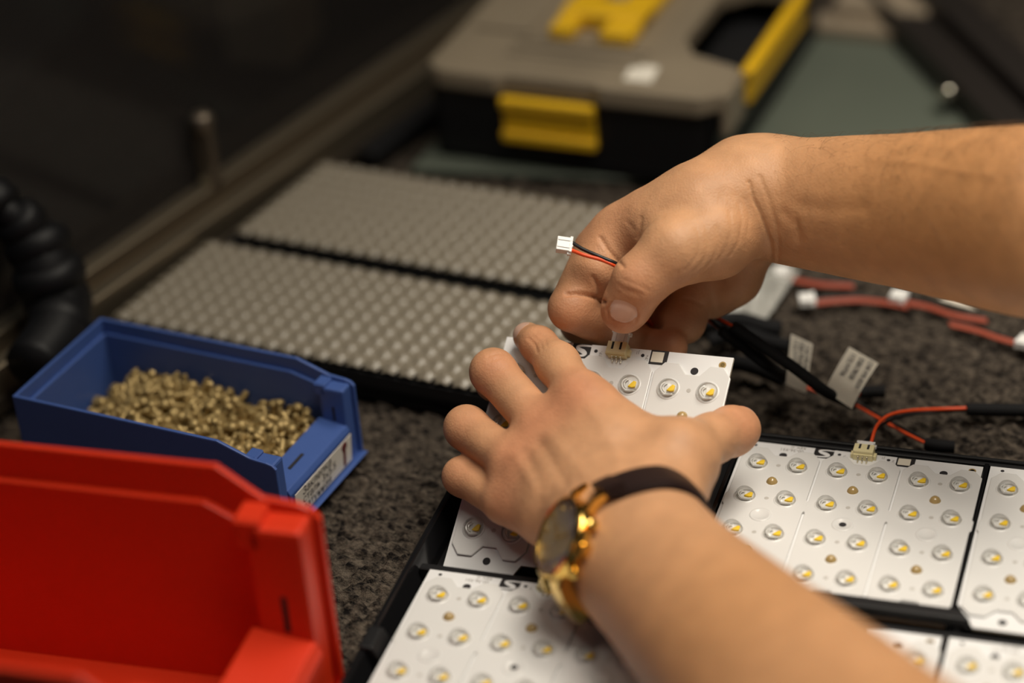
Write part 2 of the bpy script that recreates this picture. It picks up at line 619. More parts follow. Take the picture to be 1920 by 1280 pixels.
# made-up pale ridges inside the dome, imitating streaks of refracted light
bm = bmesh.new()
for rr0, z1, a0, a1, w_ in [(3.6, 1.5, 2.2, 4.4, 0.45), (2.6, 1.1, 2.0, 4.1, 0.35), (3.9, 0.9, 4.2, 5.4, 0.6)]:
    pth = [((rr0 * math.cos(a) + 0.2) * mm, rr0 * math.sin(a) * mm, PLATE_H + z1 * mm * math.sin(math.pi * (0.15 + 0.7 * (a - a0) / (a1 - a0)))) for a in np.linspace(a0, a1, 8)]
    add_tube(bm, pth, w_ * mm, 6)
ME['streak'] = bm_mesh(bm, 'streak_ridge', True, 1.0)
bm = bmesh.new()
add_lathe(bm, [(4.75 * mm, PLATE_H + 0.02 * mm), (5.15 * mm, PLATE_H + 0.35 * mm), (5.6 * mm, PLATE_H + 0.35 * mm), (6.0 * mm, PLATE_H + 0.0 * mm)], 24)
bm.faces.ensure_lookup_table()
bmesh.ops.delete(bm, geom=[f for f in bm.faces if len(f.verts) > 4], context='FACES')
ME['ring'] = bm_mesh(bm, 'lens_ring', True, 1.2)
bm = bmesh.new()
add_box(bm, -2.1 * mm, 2.1 * mm, -2.1 * mm, 2.1 * mm, PLATE_H + 0.03 * mm, PLATE_H + 0.45 * mm, 0.1 * mm)
ME['package'] = bm_mesh(bm, 'led_package')
bm = bmesh.new()
poly_prism(bm, [(-2.0 * mm, -1.5 * mm), (0.2 * mm, -1.9 * mm), (1.9 * mm, -1.5 * mm), (1.9 * mm, 1.5 * mm), (0.6 * mm, 1.9 * mm), (-0.2 * mm, 0.9 * mm)], PLATE_H + 0.45 * mm, PLATE_H + 1.45 * mm, 0.3 * mm, 2)
ME['chip'] = bm_mesh(bm, 'led_chip', True)
bm = bmesh.new()
add_lathe(bm, [(0.0, PLATE_H + 2.4 * mm), (1.2 * mm, PLATE_H + 2.15 * mm), (2.2 * mm, PLATE_H + 1.3 * mm), (2.75 * mm, PLATE_H + 0.25 * mm), (2.85 * mm, PLATE_H + 0.0 * mm)], 20)
ME['amber'] = bm_mesh(bm, 'resin_dome', True, 1.3)


def disc_mesh(name, r, z, n=16, inner=0.0):
    bm = bmesh.new()
    add_lathe(bm, [(r, z - 0.0002), (r, z), (r * 0.85, z + 0.00005)] if inner == 0 else [(inner, z), (r, z), (r, z + 0.0001), (inner, z + 0.0001), (inner, z)], n)
    return bm_mesh(bm, name)


ME['screw_hole'] = disc_mesh('screw_hole', 2.0 * mm, 0.06 * mm, 18)
ME['small_hole'] = disc_mesh('small_hole', 0.95 * mm, 0.06 * mm, 12)
ME['plate_dot'] = disc_mesh('alignment_dot', 1.15 * mm, PLATE_H + 0.06 * mm, 12)
ME['centre_hole'] = disc_mesh('centre_hole', 2.0 * mm, PLATE_H + 0.06 * mm, 18)
bm = bmesh.new()
add_lathe(bm, [(5.4 * mm, PLATE_H), (5.2 * mm, PLATE_H + 0.35 * mm), (4.3 * mm, PLATE_H + 0.42 * mm), (3.9 * mm, PLATE_H + 0.1 * mm), (0, PLATE_H + 0.08 * mm)], 24)
ME['boss'] = bm_mesh(bm, 'moulded_ring', True, 1.0)
ME['fid'] = disc_mesh('fiducial_ring', 1.9 * mm, 0.06 * mm, 18, 1.2 * mm)
bm = bmesh.new()
poly_prism(bm, [(-4.6 * mm, 3.9 * mm), (4.6 * mm, 3.9 * mm), (4.6 * mm, -2.6 * mm), (3.4 * mm, -3.9 * mm), (-4.6 * mm, -3.9 * mm)], 0.02 * mm, 0.10 * mm)
ME['frame'] = bm_mesh(bm, 'code_frame')
bm = bmesh.new()
add_box(bm, -3.8 * mm, 2.4 * mm, -2.6 * mm, 3.0 * mm, 0.02 * mm, 0.15 * mm)
ME['code_patch'] = bm_mesh(bm, 'code_patch')


def logo_black(bm):
    # black block with slanted sides, cut into two fields by the white swoosh drawn over it
    poly_prism(bm, [(-5.0 * mm, -3.2 * mm), (-4.0 * mm, -4.0 * mm), (4.0 * mm, -4.0 * mm), (4.9 * mm, -2.9 * mm), (4.9 * mm, 4.0 * mm), (-4.9 * mm, 4.0 * mm)], 0.02 * mm, 0.10 * mm)


def logo_white(bm):
    mid = catmull(np.array([(5.2, 3.05), (0.5, 3.0), (-2.2, 2.3), (-1.6, 1.0), (1.0, -0.2), (2.4, -1.3), (1.4, -2.4), (-1.5, -2.85), (-5.2, -2.9)]) * mm, 6)
    w = np.interp(np.linspace(0, 1, len(mid)), [0, 0.2, 0.5, 0.8, 1], np.array([0.45, 0.55, 1.25, 0.55, 0.45]) * mm)
    T = np.gradient(mid, axis=0)
    T /= np.linalg.norm(T, axis=1)[:, None]
    N = np.c_[-T[:, 1], T[:, 0]]
    L, R = mid + N * w[:, None], mid - N * w[:, None]
    vl = [bm.verts.new((p[0], p[1], 0.13 * mm)) for p in L]
    vr = [bm.verts.new((p[0], p[1], 0.13 * mm)) for p in R]
    for i in range(len(mid) - 1):
        bm.faces.new([vl[i], vr[i], vr[i + 1], vl[i + 1]])


bm = bmesh.new()
logo_black(bm)
ME['logo_black'] = bm_mesh(bm, 'logo_block')
bm = bmesh.new()
logo_white(bm)
ME['logo_white'] = bm_mesh(bm, 'logo_swoosh')
ME['t_num'] = text_mesh('part_number', '00-36-931', 2.9 * mm, 'CENTER', 0.00003)
ME['t_rev'] = text_mesh('revision', 'REV. C', 2.7 * mm, 'CENTER', 0.00003)
ME['t_j1'] = text_mesh('connector_mark', 'J1', 2.4 * mm, 'CENTER', 0.00003)
ME['t_tpm'] = text_mesh('test_mark', 'TP-', 2.3 * mm, 'CENTER', 0.00003)
ME['t_tpp'] = text_mesh('test_mark', 'TP+', 2.3 * mm, 'CENTER', 0.00003)


def header_body(bm):
    # three-way cream header: open-backed box with two locking slots and a stepped front
    add_box(bm, -5.0 * mm, 5.0 * mm, -3.2 * mm, 3.0 * mm, 4.6 * mm, 5.6 * mm, 0.15 * mm)
    add_box(bm, -5.0 * mm, -4.1 * mm, -3.2 * mm, 3.0 * mm, 0.05 * mm, 4.9 * mm, 0.15 * mm)
    add_box(bm, 4.1 * mm, 5.0 * mm, -3.2 * mm, 3.0 * mm, 0.05 * mm, 4.9 * mm, 0.15 * mm)
    add_box(bm, -4.9 * mm, 4.9 * mm, -3.8 * mm, -2.6 * mm, 0.05 * mm, 3.6 * mm, 0.15 * mm)
    add_box(bm, -4.9 * mm, 4.9 * mm, -3.4 * mm, -2.4 * mm, 2.8 * mm, 5.3 * mm, 0.15 * mm)
    add_box(bm, -4.6 * mm, 4.6 * mm, -3.0 * mm, 3.0 * mm, 0.05 * mm, 0.8 * mm)
    add_box(bm, 4.9 * mm, 6.4 * mm, -2.6 * mm, 0.8 * mm, 0.05 * mm, 2.4 * mm, 0.15 * mm)
    add_box(bm, -6.4 * mm, -4.9 * mm, -2.6 * mm, 0.8 * mm, 0.05 * mm, 2.4 * mm, 0.15 * mm)


bm = bmesh.new()
header_body(bm)
ME['header'] = bm_mesh(bm, 'header_socket')
bm = bmesh.new()
for x in (-2.1, 2.1):
    add_box(bm, (x - 0.55) * mm, (x + 0.55) * mm, -1.4 * mm, 2.6 * mm, 5.45 * mm, 5.68 * mm)
ME['slots'] = bm_mesh(bm, 'locking_slot')
bm = bmesh.new()
add_tube(bm, catmull(np.array([(0, -3.6, 2.7), (0, -4.5, 2.6), (0, -4.9, 1.6), (0, -5.3, 0.55), (0, -6.6, 0.45)]) * mm, 4), 0.42 * mm, 8)
ME['pin'] = bm_mesh(bm, 'pin', True, 1.0)


def plug_body(bm):
    add_box(bm, -4.0 * mm, 4.0 * mm, -4.0 * mm, 3.4 * mm, 1.1 * mm, 4.5 * mm, 0.15 * mm)
    add_box(bm, -4.6 * mm, 4.6 * mm, 2.2 * mm, 3.6 * mm, 0.9 * mm, 4.8 * mm, 0.15 * mm)
    add_box(bm, -2.6 * mm, -1.6 * mm, -3.6 * mm, 3.5 * mm, 4.4 * mm, 4.95 * mm, 0.1 * mm)
    add_box(bm, 1.6 * mm, 2.6 * mm, -3.6 * mm, 3.5 * mm, 4.4 * mm, 4.95 * mm, 0.1 * mm)
    add_box(bm, 3.8 * mm, 5.2 * mm, 1.6 * mm, 3.4 * mm, 1.6 * mm, 3.2 * mm, 0.1 * mm)
    for x in (-2.2, 0.0, 2.2):
        add_lathe(bm, [(0.75 * mm, -0.0002), (0.75 * mm, 0.0005), (0.5 * mm, 0.0005), (0.5 * mm, 0.0001)], 10,
                  Matrix.Translation((x * mm, 3.5 * mm, 2.8 * mm)) @ Matrix.Rotation(-math.pi / 2, 4, 'X'))


bm = bmesh.new()
plug_body(bm)
ME['plug'] = bm_mesh(bm, 'plug_housing')

for k, m_ in [('lens', 'lens'), ('streak', 'streak'), ('ring', 'plate'), ('package', 'package'), ('chip', 'phosphor'), ('amber', 'amber'), ('screw_hole', 'hole'), ('small_hole', 'hole'),
              ('plate_dot', 'grey_dot'), ('centre_hole', 'hole'), ('boss', 'plate'), ('fid', 'amber'), ('frame', 'print'), ('code_patch', 'print_faint'), ('logo_black', 'print'),
              ('logo_white', 'pcb'), ('t_num', 'print_grey'), ('t_rev', 'print_grey'), ('t_j1', 'print_grey'), ('t_tpm', 'print_grey'), ('t_tpp', 'print_grey'),
              ('header', 'cream'), ('slots', 'hole'), ('pin', 'tin'), ('plug', 'white_nylon')]:
    ME[k].materials.append(M[m_])

bm = bmesh.new()
add_box(bm, BXL, BXR, BYB, BYT, -1.5 * mm, 0.0, 0.0)
for f in bm.faces:
    f.material_index = 0 if f.normal.z > 0.5 or f.calc_center_median().z > -0.0001 else 1
ME['board'] = bm_mesh(bm, 'board_blank')
ME['board'].materials.append(M['pcb'])
ME['board'].materials.append(M['pcb_edge'])
for k in range(3):
    bm = bmesh.new()
    xc = 0.0089 + 0.040 * k
    poly_prism(bm, plate_outline(xc - 0.0197, xc + 0.0192, 0.0142, -0.0985, xc), 0.05 * mm, PLATE_H, 0.45 * mm, 2)
    ME['plate%d' % k] = bm_mesh(bm, 'lens_plate', False)
    ME['plate%d' % k].materials.append(M['plate'])
for nm_, outline_ in [('board_cut', [(BXL, BYB), (0.0235, BYB), (0.0268, -0.0997), (BXR, -0.0997), (BXR, BYT), (BXL, BYT)]),
                      ('board_cham', [(BXL, -0.0905), (-0.0035, BYB), (BXR, BYB), (BXR, BYT), (BXL, BYT)])]:
    bm = bmesh.new()
    poly_prism(bm, outline_, -1.5 * mm, 0.0)
    for f in bm.faces:
        f.material_index = 0 if f.calc_center_median().z > -0.0001 else 1
    ME[nm_] = bm_mesh(bm, 'board_blank')
    ME[nm_].materials.append(M['pcb'])
    ME[nm_].materials.append(M['pcb_edge'])
ROT180 = Matrix.Rotation(math.pi, 4, 'Z')


def T3(x, y, z=0.0):
    return Matrix.Translation((x, y, z))


def make_board(mat4, label, cols=range(6), rows=range(4), blank='board'):
    root = bpy.data.objects.new('circuit_board', None)
    root.empty_display_size = 0.02
    COL.objects.link(root)
    root.matrix_world = mat4
    tag(root, label, 'circuit board', 'lamp circuit boards')
    link('board_blank', ME[blank], None, root)
    for k in range(3):
        if not any(c // 2 == k for c in cols):
            continue
        pl = link('lens_plate', ME['plate%d' % k], None, root)
        for r in rows:
            for c in (2 * k, 2 * k + 1):
                if c in cols:
                    link('lens_ring', ME['ring'], None, pl, mat4=T3(c * PX - 1.6 * mm, -r * PY))
            link('alignment_dot', ME['plate_dot'], None, pl, mat4=T3(8.9 * mm + 0.04 * k, -r * PY))
        link('centre_hole' if k == 1 else 'moulded_ring', ME['boss'], None, pl, mat4=T3(0.0089 + 0.04 * k, -0.0421))
        if k == 1:
            link('centre_hole', ME['centre_hole'], None, pl, mat4=T3(0.0489, -0.0421))
        for y in (-0.5 * PY, -2.5 * PY):
            link('resin_dome', ME['amber'], None, root, mat4=T3(0.0086 + 0.04 * k, y))
        for y in (0.0113, -0.0998):
            link('screw_hole', ME['screw_hole'], None, root, mat4=T3(0.0089 + 0.04 * k, y)) if (k != 1 or y < 0) else None
    for r in rows:
        for c in cols:
            ld = link('lens_dome', ME['lens'], None, root, mat4=T3(c * PX - 1.6 * mm, -r * PY))
            link('streak_ridge', ME['streak'], None, ld)
            link('led_package', ME['package'], None, root, mat4=T3(c * PX, -r * PY))
            link('led_chip', ME['chip'], None, root, mat4=T3(c * PX, -r * PY))
    link('small_hole', ME['small_hole'], None, root, mat4=T3(-0.0064, 0.0175))
    lg = link('logo', ME['logo_black'], None, root, mat4=T3(0.0285, 0.0165))
    link('logo_swoosh', ME['logo_white'], None, lg)
    link('part_number', ME['t_num'], None, root, mat4=T3(0.0123, 0.0164, 0.00008) @ ROT180)
    link('revision', ME['t_rev'], None, root, mat4=T3(0.0151, 0.0192, 0.00008) @ ROT180)
    link('connector_mark', ME['t_j1'], None, root, mat4=T3(0.0578, 0.0185, 0.00008) @ ROT180)
    link('test_mark', ME['t_tpm'], None, root, mat4=T3(0.0392, 0.0158, 0.00008) @ Matrix.Rotation(math.pi / 2, 4, 'Z'))
    link('test_mark', ME['t_tpp'], None, root, mat4=T3(0.0634, 0.0158, 0.00008) @ Matrix.Rotation(math.pi / 2, 4, 'Z'))
    link('test_pad', ME['small_hole'], M['hole'], root, mat4=T3(0.0362, 0.0172))
    link('test_pad', ME['small_hole'], M['hole'], root, mat4=T3(0.0608, 0.0172))
    fr = link('code_frame', ME['frame'], None, root, mat4=T3(0.0693, 0.0168))
    link('code_patch', ME['code_patch'], None, fr)
    link('fiducial_ring', ME['fid'], None, root, mat4=T3(0.1022, 0.0160))
    hd = link('header_socket', ME['header'], None, root, mat4=T3(0.0484, 0.0180))
    link('locking_slot', ME['slots'], None, hd)
    for x in (-2.2, 0.0, 2.2):
        link('pin', ME['pin'], None, hd, mat4=T3(x * mm, 0))
    return root


def flat(ox, oy, z=0.020):
    return Matrix.Translation((ox, oy, z))


PITCH_X, PITCH_Y = 0.1229, 0.1346
mid_board = make_board(flat(0, 0), 'white lamp board lying in the tray with red and black wires plugged into its header')
make_board(flat(PITCH_X, 0.0014), 'white lamp board cut off by the right frame edge, right of the narrow black divider', cols=range(0, 4), blank='board_cham')
make_board(flat(-0.1231, -PITCH_Y), 'white lamp board in the near tray corner beside the red bin, below the watch', rows=range(0, 4))
make_board(flat(0.0003, -PITCH_Y), 'white lamp board mostly hidden under the left forearm, only its corner with header in view', rows=range(0, 3))
make_board(flat(PITCH_X, -PITCH_Y + 0.0005), 'white lamp board corner at the lower right frame edge below the black divider', cols=range(0, 4), rows=range(0, 2))
HELD_R = Matrix(((0.9956, 0.0324, -0.0874), (-0.0730, 0.8542, -0.5148), (0.0580, 0.5189, 0.8529))).to_4x4()
HELD = Matrix.Translation((-0.1194, -0.0096, 0.0655)) @ HELD_R
held_board = make_board(HELD, 'white lamp board held tilted up between the hands while a white plug is pushed in', blank='board_cut')


def held_pt(x, y, z):
    return np.array(HELD @ Vector((x, y, z)))


# ------------------------------------------------------------------ black lamp tray the boards lie in
tray = empty('lamp_tray', (0.0, -0.09, 0.0), label='black plastic lamp tray with dividers holding the white boards on the carpet', cat='tray')
TX0, TX1, TY0, TY1 = -0.1415, 0.2370, -0.3600, 0.0262


def tray_part(name, fn, m='black'):
    bm = bmesh.new()
    fn(bm)
    return adopt(link(name, bm_mesh(bm, name), M[m]), tray)


tray_part('tray_floor', lambda bm: add_box(bm, TX0, TX1, TY0, TY1, 0.0012, 0.0062, 0.001))
tray_part('back_rim', lambda bm: (add_box(bm, TX0, TX1, 0.0222, TY1, 0.0062, 0.0205, 0.0006), add_box(bm, TX0, TX1, 0.0244, TY1, 0.0205, 0.0222, 0.0004)), 'black')
tray_part('left_rim', lambda bm: (add_prism(bm, [(TX0 - 0.006, TY0, 0.0062), (TX0 - 0.006, TY0, 0.0225), (TX0 - 0.003, TY0, 0.0225), (TX0 + 0.001, TY0, 0.012), (TX0 + 0.001, TY0, 0.0062)], (0, TY1 - TY0, 0), 0.0006, 1)), 'black_gloss')
for yb in (-0.165, -0.215):
    tray_part('rim_bracket', lambda bm: add_prism(bm, [(TX0 - 0.0058, yb, 0.010), (TX0 - 0.0058, yb, 0.0245), (TX0 + 0.0010, yb, 0.0245), (TX0 + 0.0040, yb, 0.0185), (TX0 + 0.0040, yb, 0.010)], (0, -0.016, 0), 0.0012, 2))
for xd, ya, yb_ in [(-0.0145, 0.0225, -0.108), (0.1086, 0.0225, -0.108), (-0.0145, -0.114, -0.36), (0.1086, -0.114, -0.36)]:
    tray_part('divider', lambda bm: add_box(bm, xd - 0.0011, xd + 0.0011, yb_, ya, 0.0062, 0.0212, 0.0004), 'black_gloss')
tray_part('cross_bar', lambda bm: add_box(bm, TX0, TX1, -0.1136, -0.1092, 0.0062, 0.0196, 0.0006))
tray_part('cross_bar', lambda bm: poly_prism(bm, [(-0.0135, -0.1075), (0.1105, -0.1075), (0.1185, -0.1073), (0.1135, -0.1005), (-0.0135, -0.1005)], 0.0216, 0.0265, 0.0008, 2), 'black')
for xs_, ys_ in [(-0.06, -0.02), (-0.10, -0.06), (-0.03, -0.07)]:
    tray_part('slot_rib', lambda bm: add_box(bm, xs_ - 0.012, xs_ + 0.012, ys_ - 0.003, ys_ + 0.003, 0.0062, 0.0085, 0.0006))
# ledges the boards rest on
for x_, y_ in [(0.0, 0.0), (0.1229, 0.0014), (-0.1231, -PITCH_Y), (0.0003, -PITCH_Y), (PITCH_X, -PITCH_Y)]:
    for yy in (BYB + 0.004, BYT - 0.006):
        tray_part('support_ledge', lambda bm: add_box(bm, x_ + BXL + 0.004, min(x_ + BXR - 0.004, TX1 - 0.002), y_ + yy - 0.0025, y_ + yy + 0.0025, 0.0062, 0.0183, 0.0003))
# ------------------------------------------------------------------ the person's two arms, grown from a distance field
class Field:
    def __init__(self, lo, hi, h):
        self.lo = np.asarray(lo, float)
        self.h = h
        self.n = np.ceil((np.asarray(hi) - self.lo) / h).astype(int) + 1
        self.a = np.full(self.n, 0.05, np.float32)

    def block(self, lo, hi):
        i0 = np.clip(np.floor((lo - self.lo) / self.h).astype(int), 0, self.n)
        i1 = np.clip(np.ceil((hi - self.lo) / self.h).astype(int) + 1, 0, self.n)
        sl = tuple(slice(a, b) for a, b in zip(i0, i1))
        ax = [(self.lo[k] + self.h * np.arange(i0[k], i1[k])).astype(np.float32) for k in range(3)]
        return sl, np.meshgrid(*ax, indexing='ij')


def smin(a, b, k):
    h = np.maximum(k - np.abs(a - b), 0) / k
    return np.minimum(a, b) - h * h * (k * 0.25)


def cone_d(G, a, b, ra, rb):
    ba = (b - a).astype(np.float32)
    L2 = float(ba @ ba) + 1e-12
    px_, py_, pz_ = G[0] - np.float32(a[0]), G[1] - np.float32(a[1]), G[2] - np.float32(a[2])
    h = np.clip((px_ * ba[0] + py_ * ba[1] + pz_ * ba[2]) / L2, 0, 1)
    d = np.sqrt((px_ - h * ba[0]) ** 2 + (py_ - h * ba[1]) ** 2 + (pz_ - h * ba[2]) ** 2)
    return d - (np.float32(ra) + np.float32(rb - ra) * h)


def chain(F, pts, rad, k_in, k_out):
    """pts: list of world points with radii; blended into the field"""
    pts = [np.asarray(p, float) for p in pts]
    pad = max(rad) + 0.016
    lo = np.min(pts, axis=0) - pad
    hi = np.max(pts, axis=0) + pad
    sl, G = F.block(lo, hi)
    v = np.full(G[0].shape, 0.05, np.float32)
    base = np.array([s_.start for s_ in sl])
    for a, b, ra, rb in zip(pts, pts[1:], rad, rad[1:]):
        pd = max(ra, rb) + 0.016
        s2, _ = F.block(np.minimum(a, b) - pd, np.maximum(a, b) + pd)
        loc = tuple(slice(max(0, s_.start - o_), max(0, s_.stop - o_)) for s_, o_ in zip(s2, base))
        d = cone_d([g[loc] for g in G], a, b, ra, rb)
        v[loc] = smin(v[loc], d, k_in)
    F.a[sl] = smin(F.a[sl], v, k_out)


def surface_nets(F):
    a = F.a
    s = a < 0
    nx, ny, nz = a.shape
    cnt = np.zeros((nx - 1, ny - 1, nz - 1), np.uint8)
    for i in (0, 1):
        for j in (0, 1):
            for k in (0, 1):
                cnt += s[i:nx - 1 + i, j:ny - 1 + j, k:nz - 1 + k]
    act = (cnt > 0) & (cnt < 8)
    idx = np.argwhere(act)
    vid = np.full(act.shape, -1, np.int32)
    vid[tuple(idx.T)] = np.arange(len(idx))
    acc = np.zeros((len(idx), 3))
    num = np.zeros(len(idx))
    offs = [(i, j, k) for i in (0, 1) for j in (0, 1) for k in (0, 1)]
    for o in offs:
        for ax in range(3):
            if o[ax] == 1:
                continue
            p = list(o)
            p[ax] = 1
            va = a[idx[:, 0] + o[0], idx[:, 1] + o[1], idx[:, 2] + o[2]]
            vb = a[idx[:, 0] + p[0], idx[:, 1] + p[1], idx[:, 2] + p[2]]
            c = (va < 0) != (vb < 0)
            t = np.where(c, va / np.where(c, va - vb, 1), 0)
            q = np.tile(np.array(o, float), (len(idx), 1))
            q[:, ax] += t
            acc += q * c[:, None]
            num += c
    V = F.lo + F.h * (idx + acc / num[:, None])
    quads = []
    for ax in range(3):
        u, w = [(1, 2), (2, 0), (0, 1)][ax]
        sa = s.take(range(0, s.shape[ax] - 1), ax)
        sb = s.take(range(1, s.shape[ax]), ax)
        e = np.argwhere(sa != sb)
        ok = (e[:, u] > 0) & (e[:, w] > 0) & (e[:, u] < s.shape[u] - 1) & (e[:, w] < s.shape[w] - 1)
        e = e[ok]
        flip = ~sa[tuple(e.T)]
        du = np.zeros(3, int)
        du[u] = 1
        dw = np.zeros(3, int)
        dw[w] = 1
        q = np.stack([vid[tuple((e - du - dw).T)], vid[tuple((e - dw).T)], vid[tuple(e.T)], vid[tuple((e - du).T)]], 1)
        q[flip] = q[flip][:, ::-1]
        quads.append(q)
    Q = np.vstack(quads)
    return V, Q[(Q >= 0).all(1)]


def smooth_mesh(V, Q, it, f=0.5):
    E = np.vstack([Q[:, [0, 1]], Q[:, [1, 2]], Q[:, [2, 3]], Q[:, [3, 0]]])
    deg = np.bincount(E[:, 0], minlength=len(V)) + np.bincount(E[:, 1], minlength=len(V))
    for _ in range(it):
        S = np.stack([np.bincount(E[:, 0], V[E[:, 1], k], len(V)) + np.bincount(E[:, 1], V[E[:, 0], k], len(V)) for k in range(3)], 1)
        V = V + f * (S / deg[:, None] - V)
    return V


def normals(V, Q):
    n = np.cross(V[Q[:, 2]] - V[Q[:, 0]], V[Q[:, 3]] - V[Q[:, 1]])
    N = np.stack([sum(np.bincount(Q[:, c], n[:, k], len(V)) for c in range(4)) for k in range(3)], 1)
    return N / (np.linalg.norm(N, axis=1)[:, None] + 1e-12)


def seg_dist(P2, pl):
    """distance of 2D points to a polyline, with position along it"""
    best = np.full(len(P2), 1e9)
    for a, b in zip(pl, pl[1:]):
        a, b = np.array(a, float), np.array(b, float)
        ba = b - a
        h = np.clip(((P2 - a) @ ba) / (ba @ ba), 0, 1)
        best = np.minimum(best, np.linalg.norm(P2 - a - h[:, None] * ba, axis=1))
    return best


def sculpt(V, Q, strokes):
    """strokes: (polyline in photograph pixels, width px, depth m) pressed (+) or raised (-) into camera-facing skin"""
    N = normals(V, Q)
    pj = project(V)
    facing = ((CAM_C - V) * N).sum(1) > 0
    D = np.zeros(len(V))
    for pl, w, dep, *rng in strokes:
        sel = facing.copy()
        if rng:
            sel &= (pj[:, 2] > rng[0]) & (pj[:, 2] < rng[1])
        x = np.array(pl, float)
        sel &= (pj[:, 0] > x[:, 0].min() - 3 * w) & (pj[:, 0] < x[:, 0].max() + 3 * w) & (pj[:, 1] > x[:, 1].min() - 3 * w) & (pj[:, 1] < x[:, 1].max() + 3 * w)
        i = np.where(sel)[0]
        if len(i):
            D[i] += dep * np.exp(-(seg_dist(pj[i, :2], pl) / w) ** 2)
    return V - N * D[:, None]


SKIN = np.array([0.575, 0.305, 0.160])
RED = np.array([0.60, 0.215, 0.115])
PALE = np.array([0.65, 0.375, 0.205])
TAN = np.array([0.475, 0.225, 0.085])


def skin_tone(V, spots):
    """own colour of the skin: base tone with redder and paler patches at given world points"""
    c = np.tile(SKIN, (len(V), 1))
    for p, r, col, amt in spots:
        w = amt * np.exp(-(np.linalg.norm(V - p, axis=1) / r) ** 2)
        c = c * (1 - w[:, None]) + np.asarray(col) * w[:, None]
    return c


def arm_object(V, Q, spots, label, parent):
    me = np_mesh('arm', V, Q)
    c = skin_tone(V, spots)
    att = me.color_attributes.new('skin_tone', 'FLOAT_COLOR', 'POINT')
    att.data.foreach_set('color', np.c_[c, np.ones(len(c))].astype(np.float32).ravel())
    o = adopt(link('arm', me, M['skin']), parent)
    o['label'] = label
    return o, BVHTree.FromPolygons(V.tolist(), Q.tolist())


def nail(bvh, base, tip_dir, up, length, width, parent, lift=0.0005):
    """curved nail plate laid on the skin, base = middle of the plate"""
    t = Vector(tip_dir).normalized()
    u = Vector(up)
    u = (u - t * u.dot(t)).normalized()
    s = t.cross(u)
    n1, n2 = 15, 13
    P = []
    for i in range(n1):
        a = -1 + 2 * i / (n1 - 1)
        for j in range(n2):
            b = -1 + 2 * j / (n2 - 1)
            # squircle outline
            x = a * math.sqrt(1 - 0.42 * b * b)
            y = b * math.sqrt(1 - 0.36 * a * a)
            q = Vector(base) + t * (x * length / 2) + s * (y * width / 2)
            hit, nrm, _, _ = bvh.ray_cast(q + u * 0.03, -u, 0.06)
            if hit is None or (hit - q).length > 0.005:
                hit, nrm, _, _ = bvh.find_nearest(q)
            edge = max(abs(a), abs(b))
            P.append(hit + u * (lift * (1 - 0.55 * edge ** 4) + (0.0004 if a > 0.85 else 0)))
    bm = bmesh.new()
    vs = [bm.verts.new(p) for p in P]
    for i in range(n1 - 1):
        for j in range(n2 - 1):
            bm.faces.new([vs[i * n2 + j], vs[i * n2 + j + 1], vs[(i + 1) * n2 + j + 1], vs[(i + 1) * n2 + j]])
    for _ in range(3):
        bmesh.ops.smooth_vert(bm, verts=bm.verts, factor=0.5, use_axis_x=True, use_axis_y=True, use_axis_z=True)
    bmesh.ops.recalc_face_normals(bm, faces=bm.faces)
    top = bm.faces[:]
    ext = bmesh.ops.extrude_face_region(bm, geom=top)
    for v in [g for g in ext['geom'] if isinstance(g, bmesh.types.BMVert)]:
        v.co -= u * 0.0008
    return adopt(link('fingernail', bm_mesh(bm, 'fingernail', True, 0.9), M['nail']), parent)


person = empty('person', (0.10, -0.10, 0.05), label='person seen as two bare forearms and hands pushing a white plug into a lamp board', cat='person')

# ---- left arm (wears the watch): joints as (pixel x, pixel y, depth), radii in metres
J = lambda *p: ad(*p)
L_W = J(1180, 1020, 1.088)                                   # wrist centre
L_axis = (J(1533, 1378, 0.91) - L_W)
L_axis /= np.linalg.norm(L_axis)
L_wide = cdir(0.69, 0.72, 0.02)
L_wide -= L_axis * (L_wide @ L_axis)
L_wide /= np.linalg.norm(L_wide)
L_dors = np.cross(L_axis, L_wide)
if L_dors @ cdir(-0.59, 0.57, 0.58) < 0:
    L_dors = -L_dors
h = 0.0011
lf = dict(
    index=[(1083, 738, 1.146), (1046, 683, 1.168), (1010, 646, 1.186), (989, 631, 1.198)],
    middle=[(1012, 795, 1.150), (925, 697, 1.176), (927, 716, 1.196), (945, 735, 1.204)],
    ring=[(958, 862, 1.146), (875, 802, 1.172), (880, 817, 1.190), (903, 826, 1.196)],
    little=[(948, 942, 1.141), (867, 893, 1.166), (875, 903, 1.182), (893, 910, 1.186)],
)
lr = dict(index=[.0108, .0103, .0085, .0074], middle=[.0110, .0108, .0088, .0075], ring=[.0105, .0104, .0080, .0072], little=[.0096, .0090, .0073, .0066])
FAR = [L_W + L_axis * t for t in (0.0, 0.03, 0.08, 0.14, 0.21, 0.30)]
wide_off = [0.0105, 0.0110, 0.0125, 0.0145, 0.0170, 0.0190]
rads = [0.0195, 0.0200, 0.0225, 0.0250, 0.0285, 0.0320]
allp = np.array([J(*p) for f in lf.values() for p in f] + FAR + [J(1395, 805, 1.158), J(1280, 850, 1.11)])
FL = Field(allp.min(0) - 0.052, allp.max(0) + 0.052, h)
tt_ = np.linspace(0, 5, 26)
Fd, Wd_, Rd_ = catmull(FAR, 5), np.interp(tt_, range(6), wide_off), np.interp(tt_, range(6), rads)
Rd_ = np.convolve(np.pad(Rd_, 3, 'edge'), np.ones(7) / 7, 'valid')
for sgn in (-1, 1):
    chain(FL, [p + L_wide * (sgn * w) for p, w in zip(Fd, Wd_)], list(Rd_), 0.004, 0.020)
chain(FL, list(Fd), list(Rd_ + 0.002), 0.004, 0.02)
